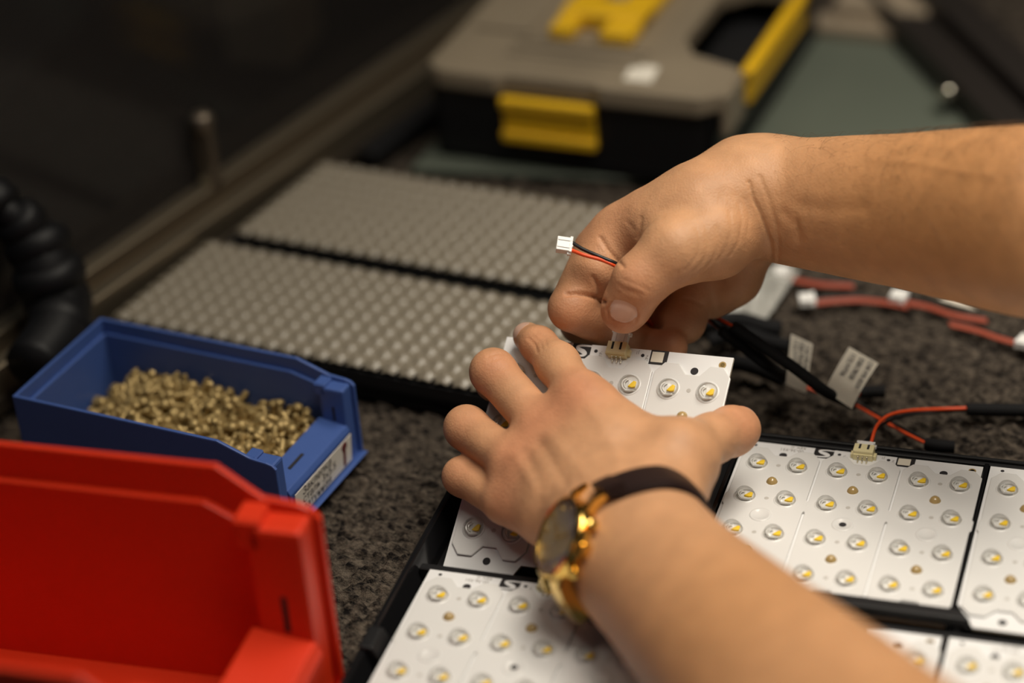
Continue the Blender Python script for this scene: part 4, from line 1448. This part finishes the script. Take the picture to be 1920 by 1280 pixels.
# ------------------------------------------------------------------ open-fronted storage bins
def bin_thing(label, origin, rot, s, m, L=0.1565, us=0.1235, zs=1.0, zl=0.0262, lip=1.0, W=0.082, H=0.054):
    root = empty('storage_bin', origin, np.array(Matrix.Rotation(rot, 3, 'Z')), label, 'storage bin')
    mt = M[m]
    th = 0.0020

    e = L - 0.1535
    zo = zl - 0.0262

    def P3(u, v, z):
        return (u * s, v * s, z * s * zs)

    def bx(bm, u0, u1, v0, v1, z0, z1, bev=0.0, seg=1):
        add_box(bm, u0 * s, u1 * s, v0 * s, v1 * s, z0 * s * zs, z1 * s * zs, bev * s, None, seg)
    prof = [(0, 0), (L, 0), (L, .0440), (L - .0022, .0460), (L - .0055, .0468), (L - .0145, .0476), (us, H), (0, H)]
    for side in (0, 1):
        v0 = 0.0 if side == 0 else W - th
        bm = bmesh.new()
        add_prism(bm, [P3(u, v0, z) for u, z in prof], (0, th * s, 0), 0.0007 * s, 2)
        # inner liner leaves a ledge below the rim
        vi = th - 0.0002 if side == 0 else W - th - 0.0019
        add_prism(bm, [P3(0.003, vi, 0.002), P3(0.138 + e, vi, 0.002), P3(0.138 + e, vi, 0.0405), P3(us - 0.004, vi, 0.0462), P3(0.003, vi, 0.0462)], (0, 0.0021 * s, 0), 0.0005 * s, 2)
        link('side_wall', bm_mesh(bm, 'side_wall'), mt, root)
        # thick front post with its tab
        bm = bmesh.new()
        vp0, vp1 = (th - 0.0003, 0.0105) if side == 0 else (W - 0.0105, W - th + 0.0003)
        bx(bm, 0.1370 + e, 0.1515 + e, vp0, vp1, 0.002, 0.0452, 0.0014, 2)
        bx(bm, 0.1340 + e, 0.1410 + e, vp0, vp1, 0.040, 0.0470, 0.0008)
        post = link('front_post', bm_mesh(bm, 'front_post'), mt, root)
        bm = bmesh.new()
        vs_ = 0.0090 if side == 0 else W - 0.0106
        bx(bm, 0.1440 + e, 0.1455 + e, vs_, vs_ + 0.0016, 0.026 + zo, 0.0345 + zo)
        link('slot', bm_mesh(bm, 'slot'), M['hole'], post)
    bm = bmesh.new()
    bx(bm, 0, th, 0.001, W - 0.001, 0, H, 0.0007, 2)
    bx(bm, th - 0.0002, 0.0039, 0.003, W - 0.003, 0.002, 0.0462, 0.0005)
    link('back_wall', bm_mesh(bm, 'back_wall'), mt, root)
    bm = bmesh.new()
    bx(bm, 0.001, L - 0.001, 0.001, W - 0.001, 0.0004, 0.0030)
    link('bin_floor', bm_mesh(bm, 'bin_floor'), mt, root)
    # low front wall: sloping shelf on top, label face leaning outward, lip at its foot
    bm = bmesh.new()
    add_prism(bm, [P3(0.1350 + e, 0.0100, 0.0025), P3(0.1515 + e, 0.0100, 0.0025), P3(0.1530 + e, 0.0100, 0.0215 + zo), P3(0.1515 + e, 0.0100, 0.0242 + zo), P3(0.1350 + e, 0.0100, 0.0262 + zo)], (0, (W - 0.0200) * s, 0), 0.0007 * s, 2)
    fw = link('front_wall', bm_mesh(bm, 'front_wall'), mt, root)
    bm = bmesh.new()
    bx(bm, 0.1425 + e, 0.1442 + e, 0.026, 0.040, 0.0250 + zo, 0.0256 + zo)
    link('shelf_slot', bm_mesh(bm, 'shelf_slot'), M['hole'], fw)
    bm = bmesh.new()
    add_prism(bm, [P3(0.1505 + e, 0.002, 0.0005), P3(0.1515 + e + 0.0050 * lip, 0.002, 0.0025), P3(0.1515 + e + 0.0060 * lip, 0.002, 0.0045), P3(0.1515 + e + 0.0040 * lip, 0.002, 0.0045), P3(0.1515 + e, 0.002, 0.0030)], (0, (W - 0.004) * s, 0), 0.0005 * s, 2)
    link('front_lip', bm_mesh(bm, 'front_lip'), mt, root)
    return root


b_rot = math.atan2(-0.022, 0.1525)
o_far = np.array([-0.3670, 0.0190])
vdir = np.array([-math.sin(b_rot), math.cos(b_rot)])
blue_o = o_far - vdir * 0.082
blue = bin_thing('blue open-fronted storage bin filled with brass rivets, paper label on its front', (blue_o[0], blue_o[1], 0.0008), b_rot, 1.0, 'blue')
# paper label on the leaning front face
lab_m = Matrix.Translation((0.1565, 0.0410, 0.0128)) @ Matrix(((0, math.sin(0.08), math.cos(0.08), 0), (1, 0, 0, 0), (0, math.cos(0.08), -math.sin(0.08), 0), (0, 0, 0, 1)))
bm = bmesh.new()
add_box(bm, -0.0290, 0.0290, -0.0082, 0.0082, 0, 0.0003)
lab = link('paper_label', bm_mesh(bm, 'paper_label'), M['paper'], blue, mat4=lab_m)
for i, s_ in enumerate(['Заклепка', 'сталь 3x5.5', 'латунная']):
    link('print_line', text_mesh('print_line', s_, 0.0066), M['print'], lab, mat4=T3(-0.022, 0.0052 - 0.0052 * i, 0.00045))
M['label_red'] = mat('label_red_print', (0.16, 0.022, 0.02), 0.6)
bm = bmesh.new()
add_lathe(bm, [(0.0026, 0.0003), (0.0026, 0.0005), (0.0, 0.0005)], 16, T3(0.0215, 0.0048, 0))
add_box(bm, 0.0203, 0.0227, -0.0070, 0.0045, 0.0003, 0.0005)
link('rivet_picture', bm_mesh(bm, 'rivet_picture'), M['label_red'], lab)

red_s = 1.80
red_rot = 0.030
RTOP = 0.125
RZS = (RTOP - 0.0008) / (0.054 * red_s)
ss = at(408, 866, RTOP)[:2]
rd_u = np.array([math.cos(red_rot), math.sin(red_rot)])
rd_v = np.array([-math.sin(red_rot), math.cos(red_rot)])
red_o = ss - rd_u * 0.1235 * red_s - rd_v * 0.082 * red_s
red = bin_thing('large red open-fronted storage bin close to the camera, empty', (red_o[0], red_o[1], 0.0008), red_rot, red_s, 'red', L=0.1490, zs=RZS, zl=0.0215, lip=0.25)

# ------------------------------------------------------------------ brass rivets in the blue bin
bm = bmesh.new()
RS = 1.32
add_lathe(bm, [(r_ * RS, z_ * RS) for r_, z_ in [(0.0, 0.0050), (0.0010, 0.0049), (0.0019, 0.0043), (0.0024, 0.0034), (0.0024, 0.0028), (0.0013, 0.0027), (0.0013, -0.0044), (0.0010, -0.0048), (0.0, -0.0048)]], 12)
ME['rivet'] = bm_mesh(bm, 'brass_rivet', True, 0.7)
ME['rivet'].materials.append(M['brass'])
BM4 = blue.matrix_basis


def pile_h(u, v):
    h_ = 0.0150 + 0.0085 * math.exp(-((u - 0.055) / 0.045) ** 2) + 0.0030 * math.exp(-((u - 0.125) / 0.02) ** 2) + 0.004 * (v / 0.082)
    return h_ * min(1.0, 0.55 + (u - 0.004) / 0.045)


nx_, ny_ = 70, 36
Vp = []
for j in range(ny_):
    for i in range(nx_):
        u, v = 0.0045 + (0.1375 - 0.0045) * i / (nx_ - 1), 0.0045 + (0.0775 - 0.0045) * j / (ny_ - 1)
        Vp.append((u, v, pile_h(u, v) - 0.0045 + RNG.random() * 0.0030))
base = link('rivet_heap', np_mesh('rivet_heap', Vp, grid_faces(nx_, ny_), False), M['brass'])
base.matrix_basis = BM4
tag(base, 'deeper layer of the brass rivet heap at the bottom of the blue bin', 'rivets', kind='stuff')
pts = []
tries = 0
while len(pts) < 300 and tries < 60000:
    tries += 1
    u, v = RNG.uniform(0.0075, 0.1355), RNG.uniform(0.008, 0.0745)
    if v < 0.020 and u < 0.10:
        continue
    if all((u - a) ** 2 + (v - b) ** 2 > 0.0052 ** 2 for a, b in pts):
        pts.append((u, v))
while len(pts) < 300:
    pts.append((RNG.uniform(0.0085, 0.135), RNG.uniform(0.015, 0.0740)))
for k, (u, v) in enumerate(pts):
    z = pile_h(u, v) + (0.0 if k < 200 else 0.0012)
    ax = Vector(RNG.normal(0, 1, 3).tolist()).normalized()
    R_ = Matrix.Rotation(RNG.uniform(0, 6.28), 4, 'Z') @ Matrix.Rotation(RNG.choice([0.5, 1.1, 1.5, 1.7, 2.0, 2.6]) + RNG.normal(0, 0.2), 4, 'X')
    o = link('brass_rivet', ME['rivet'])
    o.matrix_basis = BM4 @ T3(u, v, z) @ R_
    tag(o, 'small brass rivet lying in the heap inside the blue bin', 'rivet', 'brass rivets in the blue bin')
for k, (u, v, z) in enumerate([(0.060, 0.066, 0.0285), (0.098, 0.060, 0.0270), (0.104, 0.062, 0.0225)]):
    o = link('brass_rivet', ME['rivet'])
    o.matrix_basis = BM4 @ T3(u, v, z) @ Matrix.Rotation(math.pi + 0.1 * k, 4, 'X')
    tag(o, ['brass rivet standing shank up, highest of the heap at its middle', 'brass rivet standing shank up in the right half of the heap', 'brass rivet standing shank up, lower right neighbour of another upright one'][k], 'rivet', 'brass rivets in the blue bin')
# ------------------------------------------------------------------ clear drawn-cup sheets lying on black trays
def cup_sheet(origin, u_ax, v_ax, nu, nv, pu, pv, z0, label):
    """sheet of domed cups in a grid, scalloped edges; one moulded piece"""
    k = 8
    X, Y = np.meshgrid(np.arange(nu * k + 1) / k, np.arange(nv * k + 1) / k)
    fu, fv = X - np.floor(X) - 0.5, Y - np.floor(Y) - 0.5
    r2 = (fu / 0.42) ** 2 + (fv / 0.42) ** 2
    Z = 0.0027 * np.clip(1 - r2, 0, 1) - 0.0008 * np.exp(-((np.abs(fu) - 0.5) ** 2 + (np.abs(fv) - 0.5) ** 2) / 0.012)
    Z += 0.0006 * np.cos(2 * math.pi * X * 2) * (r2 > 1)
    P = np.array(origin)[None, :] + (X.ravel() * pu)[:, None] * u_ax + (Y.ravel() * pv)[:, None] * v_ax
    edge = (X < 0.01) | (X > nu - 0.01) | (Y < 0.01) | (Y > nv - 0.01)
    Zr = (Z + z0).ravel()
    Vt = np.c_[P[:, 0], P[:, 1], Zr]
    F = grid_faces(nu * k + 1, nv * k + 1)
    # scalloped rim: drop the cells between cups along the border
    cx = (X[:-1, :-1] + 0.5 / k).ravel()
    cy = (Y[:-1, :-1] + 0.5 / k).ravel()
    gu, gv = cx - np.floor(cx) - 0.5, cy - np.floor(cy) - 0.5
    border = ((cy < 0.5) | (cy > nv - 0.5)) & (np.abs(gu) > 0.36) & (np.abs(gv) > 0.22) | ((cx < 0.5) | (cx > nu - 0.5)) & (np.abs(gv) > 0.36) & (np.abs(gu) > 0.22)
    o = link('lens_sheet', np_mesh('lens_sheet', Vt, F[~border]), M['blister'])
    md = o.modifiers.new('thickness', 'SOLIDIFY')
    md.thickness = 0.0008
    tag(o, label, 'lens sheet')
    return o


def slab(label, corners, z0, z1, m='black', cat='tray', name='lamp_tray'):
    bm = bmesh.new()
    poly_prism(bm, corners, z0, z1, 0.002, 2)
    o = link(name, bm_mesh(bm, name), M[m])
    return tag(o, label, cat)


def tray_slab(label, corners, z1):
    root = empty('lamp_tray', (*np.mean(corners, axis=0), 0.0), label=label, cat='tray')
    bm = bmesh.new()
    poly_prism(bm, corners, 0.0012, z1 - 0.006, 0.0015, 1)
    adopt(link('tray_floor', bm_mesh(bm, 'tray_floor'), M['black']), root)
    c = np.array(corners)
    mid = c.mean(0)
    for i in range(4):
        a, b = c[i], c[(i + 1) % 4]
        ai, bi = a + (mid - a) * 0.03, b + (mid - b) * 0.03
        bm = bmesh.new()
        poly_prism(bm, [tuple(a), tuple(b), tuple(bi), tuple(ai)], 0.0012, z1, 0.0006, 1)
        adopt(link('tray_rim', bm_mesh(bm, 'tray_rim'), M['black']), root)
    return root


ZS = 0.021
sFL, sFR = at(190, 580, ZS + 0.004)[:2], at(905, 722, ZS + 0.004)[:2]
ua = (sFR - sFL) / np.linalg.norm(sFR - sFL)
va = np.array([-ua[1], ua[0]])
v_skew = (at(375, 437, ZS + 0.004)[:2] - sFL)
dep = np.linalg.norm(v_skew)
va = v_skew / dep
nu1, nv1 = 24, 9
o1 = sFL + ua * 0.006
pu = 0.0108
cup_sheet(o1, ua, va, 25, nv1, pu, dep / nv1, ZS, 'milky clear lens sheet with rows of cups, nearer one, just behind the blue bin')
o2 = sFL + va * (dep + 0.0135) + ua * 0.014
cup_sheet(o2, ua, va, 25, 9, pu, 0.0108, ZS, 'milky clear lens sheet with rows of cups, farther one, in front of the toolbox')


def quad(o, u0, u1, v0, v1):
    return [tuple(o + ua * u0 + va * v0), tuple(o + ua * u1 + va * v0), tuple(o + ua * u1 + va * v1), tuple(o + ua * u0 + va * v1)]


tray_slab('black tray under the nearer lens sheet, its side showing above the carpet', quad(o1, -0.002, 0.274, 0.0005, dep + 0.004), ZS - 0.0035)
tray_slab('black tray under the farther lens sheet', quad(o2, -0.002, 0.270, -0.004, 0.100), ZS - 0.0035)

# ------------------------------------------------------------------ grey green sheet and what stands at the back
tq = [at(770, 318, 0.003)[:2], at(1350, 345, 0.003)[:2], np.array([0.075, 0.330]), at(1850, 250, 0.003)[:2], at(1700, 62, 0.003)[:2], at(1430, 40, 0.003)[:2], at(1000, 60, 0.003)[:2]]
o = build('work_mat', M['teal'], None, lambda bm: poly_prism(bm, [tuple(map(float, p)) for p in tq], 0.0015, 0.0040, 0.0005, 1))
tag(o, 'smooth grey green sheet under the toolbox, stretching to its right', 'mat')
bsp = [at(1505, 66, 0.004)[:2], at(1690, 84, 0.004)[:2]]
bu = (bsp[1] - bsp[0]) / np.linalg.norm(bsp[1] - bsp[0])
bv = np.array([-bu[1], bu[0]])
o = build('beige_strip', M['card'], None, lambda bm: poly_prism(bm, [tuple(bsp[0]), tuple(bsp[1]), tuple(bsp[1] + bv * 0.022), tuple(bsp[0] + bv * 0.022)], 0.0042, 0.0120, 0.0008, 1))
tag(o, 'beige wooden strip lying at the far edge of the grey green sheet', 'wooden strip')
c0 = at(1560, 12, 0.02)[:2]
c1 = at(1738, 26, 0.02)[:2]
o = build('beige_board', M['card'], None, lambda bm: poly_prism(bm, [tuple(c0), tuple(c1), tuple(c1 + bv * 0.06), tuple(c0 + bv * 0.06)], 0.001, 0.020, 0.001, 1))
tag(o, 'beige board lying behind the dark gap at the top right', 'board')
# dark steel beam running along the right edge of the bench, with a bolt
q0, q1 = at(1685, 60, 0.018)[:2], at(1880, 262, 0.018)[:2]
bd = (q1 - q0) / np.linalg.norm(q1 - q0)
bn = np.array([-bd[1], bd[0]])
if bn[0] < 0:
    bn = -bn
q0, q1 = q0 - bd * 0.25, q1 + bd * 0.12
beam = empty('steel_beam', (*q0, 0.0), label='dark steel beam with a bolt running diagonally across the upper right corner', cat='beam')
for nm, a, b, z0, z1 in [('web_plate', 0.0, 0.055, 0.001, 0.018), ('flange', 0.0, 0.006, 0.018, 0.024), ('flange', 0.030, 0.055, 0.018, 0.030)]:
    bm = bmesh.new()
    poly_prism(bm, [tuple(q0 + bn * a), tuple(q1 + bn * a), tuple(q1 + bn * b), tuple(q0 + bn * b)], z0, z1, 0.001, 1)
    adopt(link(nm, bm_mesh(bm, nm), M['beam']), beam)
pb_ = at(1777, 163, 0.022)
bm = bmesh.new()
add_lathe(bm, [(0.0075, 0.0), (0.0075, 0.0012), (0.0055, 0.0012), (0.0055, 0.0045), (0.0045, 0.0052), (0.0, 0.0052)], 6 * 3, T3(pb_[0], pb_[1], 0.018))
adopt(link('bolt', bm_mesh(bm, 'bolt', True, 0.6), M['tin']), beam)

# ------------------------------------------------------------------ toolbox
tz = 0.070
tfl, tfr = at(790, 120, tz)[:2], at(1345, 181, tz)[:2]
tu = (tfr - tfl) / np.linalg.norm(tfr - tfl)
tv = np.array([-tu[1], tu[0]])
TW, TD = float(np.linalg.norm(tfr - tfl)), 0.235
tm = Matrix(((tu[0], tv[0], 0, tfl[0]), (tu[1], tv[1], 0, tfl[1]), (0, 0, 1, 0.0041), (0, 0, 0, 1)))
tb = bpy.data.objects.new('toolbox', None)
COL.objects.link(tb)
tb.matrix_world = tm
tag(tb, 'black toolbox with smoky grey lid, yellow latches and yellow carrying handle', 'toolbox')
LZ = tz - 0.0041


def hollow(bm):
    w = 0.006
    poly_prism(bm, [(0.004, 0.004), (TW - 0.004, 0.004), (TW - 0.004, TD - 0.004), (0.004, TD - 0.004)], 0.0, 0.006, 0.001, 1)
    for a, b, c, d in [(0.004, TW - 0.004, 0.004, 0.004 + w), (0.004, TW - 0.004, TD - 0.004 - w, TD - 0.004), (0.004, 0.004 + w, 0.004, TD - 0.004), (TW - 0.004 - w, TW - 0.004, 0.004, TD - 0.004)]:
        add_box(bm, a, b, c, d, 0.0, LZ - 0.016, 0.001)


build('box_body', M['black'], tb, hollow)
lid_out = [(0.0, 0.010), (0.010, 0.0), (0.050, -0.002), (0.054, 0.002), (0.114, 0.002), (0.118, -0.002), (TW - 0.012, -0.002), (TW, 0.008), (TW, 0.046), (TW - 0.034, 0.058), (TW - 0.046, 0.078), (TW - 0.046, 0.150), (TW - 0.030, 0.168), (TW, 0.172), (TW, TD - 0.01), (TW - 0.01, TD), (0.01, TD), (0.0, TD - 0.01)]
lid = build('lid', M['smoky'], tb, lambda bm: poly_prism(bm, lid_out, LZ - 0.015, LZ - 0.002, 0.0025, 2))
for y0, y1 in [(0.030, 0.034), (0.040, 0.044), (0.050, 0.054)]:
    build('lid_rib', M['smoky'], lid, lambda bm: add_box(bm, 0.045, TW - 0.060, y0, y1, LZ - 0.0025, LZ, 0.0008))
build('lid_panel', M['smoky'], lid, lambda bm: add_box(bm, 0.012, 0.050, 0.060, TD - 0.02, LZ - 0.0025, LZ + 0.001, 0.001))
build('recess_tray', M['black'], tb, lambda bm: poly_prism(bm, [(TW - 0.046, 0.060), (TW - 0.010, 0.060), (TW - 0.010, 0.170), (TW - 0.046, 0.170)], LZ - 0.034, LZ - 0.030))
front = build('front_latch', M['yellow'], tb, lambda bm: (add_box(bm, 0.0530, 0.1140, -0.0010, 0.0050, 0.0220, LZ - 0.0180, 0.001), add_box(bm, 0.0520, 0.1150, -0.0040, 0.0030, LZ - 0.0240, LZ - 0.0160, 0.0015), add_box(bm, 0.0520, 0.1150, -0.0040, 0.0030, 0.0195, 0.0270, 0.0015)))
front['label'] = 'yellow latch on the front'
sd = build('side_latch', M['yellow'], tb, lambda bm: (add_box(bm, TW - 0.0035, TW + 0.0045, 0.050, 0.172, LZ - 0.0300, LZ - 0.0080, 0.0015), add_box(bm, TW - 0.002, TW + 0.0065, 0.050, 0.172, LZ - 0.0130, LZ - 0.0060, 0.0015)))
sd['label'] = 'yellow latch along the side'
build('corner_clip', M['smoky'], tb, lambda bm: add_box(bm, TW - 0.003, TW + 0.003, 0.010, 0.045, LZ - 0.034, LZ - 0.004, 0.002))
hx0, hx1 = 0.064, 0.120
build('handle', M['yellow'], tb, lambda bm: (add_box(bm, hx0, hx0 + 0.016, 0.055, 0.20, LZ - 0.002, LZ + 0.008, 0.002), add_box(bm, hx1 - 0.022, hx1, 0.055, 0.20, LZ - 0.002, LZ + 0.008, 0.002), add_box(bm, hx0, hx1, 0.075, 0.100, LZ - 0.002, LZ + 0.010, 0.002)))['label'] = 'yellow carrying handle on the lid'
build('sticker', M['paper'], tb, lambda bm: poly_prism(bm, [(0.130, 0.012), (0.148, 0.012), (0.146, 0.034), (0.128, 0.034)], LZ - 0.0021, LZ - 0.0017))

# ------------------------------------------------------------------ at the left: glass clamp on the rail and a ribbed black hose
pc = at(398, 352, 0.030)
clampo = empty('glass_clamp', pc, label='slim upright metal clamp with a round knob before the dark pane', cat='clamp')
bm = bmesh.new()
add_box(bm, -0.006, 0.006, -0.004, 0.004, 0.0, 0.042, 0.0015)
link('clamp_post', bm_mesh(bm, 'clamp_post'), M['alu_dark'], clampo)
bm = bmesh.new()
add_lathe(bm, [(0.0, -0.002), (0.0065, -0.002), (0.0075, 0.002), (0.0075, 0.006), (0.005, 0.009), (0.0, 0.0095)], 18, T3(0, 0, 0.042))
link('knob', bm_mesh(bm, 'knob', True, 0.8), M['alu_dark'], clampo)
bm = bmesh.new()
add_lathe(bm, [(0.0, 0), (0.0042, 0), (0.0042, 0.003), (0.0, 0.0032)], 14, T3(0, -0.004, 0.008) @ Matrix.Rotation(math.pi / 2, 4, 'X'))
link('screw', bm_mesh(bm, 'screw', True, 0.8), M['tin'], clampo)

hose_pts = [at(-60, 330, 0.115), at(14, 398, 0.098), at(62, 440, 0.082), at(88, 505, 0.064), at(108, 565, 0.046), at(110, 620, 0.040), at(60, 690, 0.036)]
hose = empty('ribbed_hose', hose_pts[6] - np.array([0, 0, 0.034]), label='black ribbed hose with shiny lumps at the left frame edge behind the blue bin', cat='hose')
hp = catmull(hose_pts, 6)
bm = bmesh.new()
add_tube(bm, hp, np.interp(np.arange(len(hp)), [0, 10, 13, 20, 36], [0.009, 0.0095, 0.016, 0.0185, 0.016]), 14)
adopt(link('hose_core', bm_mesh(bm, 'hose_core', True), M['rubber']), hose)
for k, (i, r_) in enumerate([(4, 0.0135), (9, 0.0145), (14, 0.0185), (19, 0.0205), (24, 0.0190), (29, 0.018)]):
    i = min(i, len(hp) - 2)
    d = Vector((hp[i + 1] - hp[i]).tolist()).normalized()
    m4 = Matrix.Translation(Vector(hp[i].tolist())) @ d.to_track_quat('Z', 'Y').to_matrix().to_4x4()
    bm = bmesh.new()
    L_ = 0.0095
    add_lathe(bm, [(0.006, -L_), (r_ * 0.8, -L_ * 0.9), (r_, -L_ * 0.45), (r_, L_ * 0.45), (r_ * 0.8, L_ * 0.9), (0.006, L_)], 20, m4)
    adopt(link('hose_ring', bm_mesh(bm, 'hose_ring', True, 0.9), M['rubber']), hose)
# dark bar behind the blue bin at the left
q = [at(0, 690, 0.02)[:2], at(150, 585, 0.02)[:2], at(210, 600, 0.02)[:2], at(0, 745, 0.02)[:2]]

bp_ = at(490, 10, 0.045)  # box put in to give the tan patch in the pane
o = build('tan_patch_box', M['box_tan'], None, lambda bm: add_box(bm, bp_[0] - 0.028, bp_[0] + 0.022, bp_[1] - 0.01, bp_[1] + 0.05, 0.002, bp_[2] + 0.03, 0.002))
tag(o, 'tall beige box making a dim tan patch behind the dark pane at the upper left', 'box')
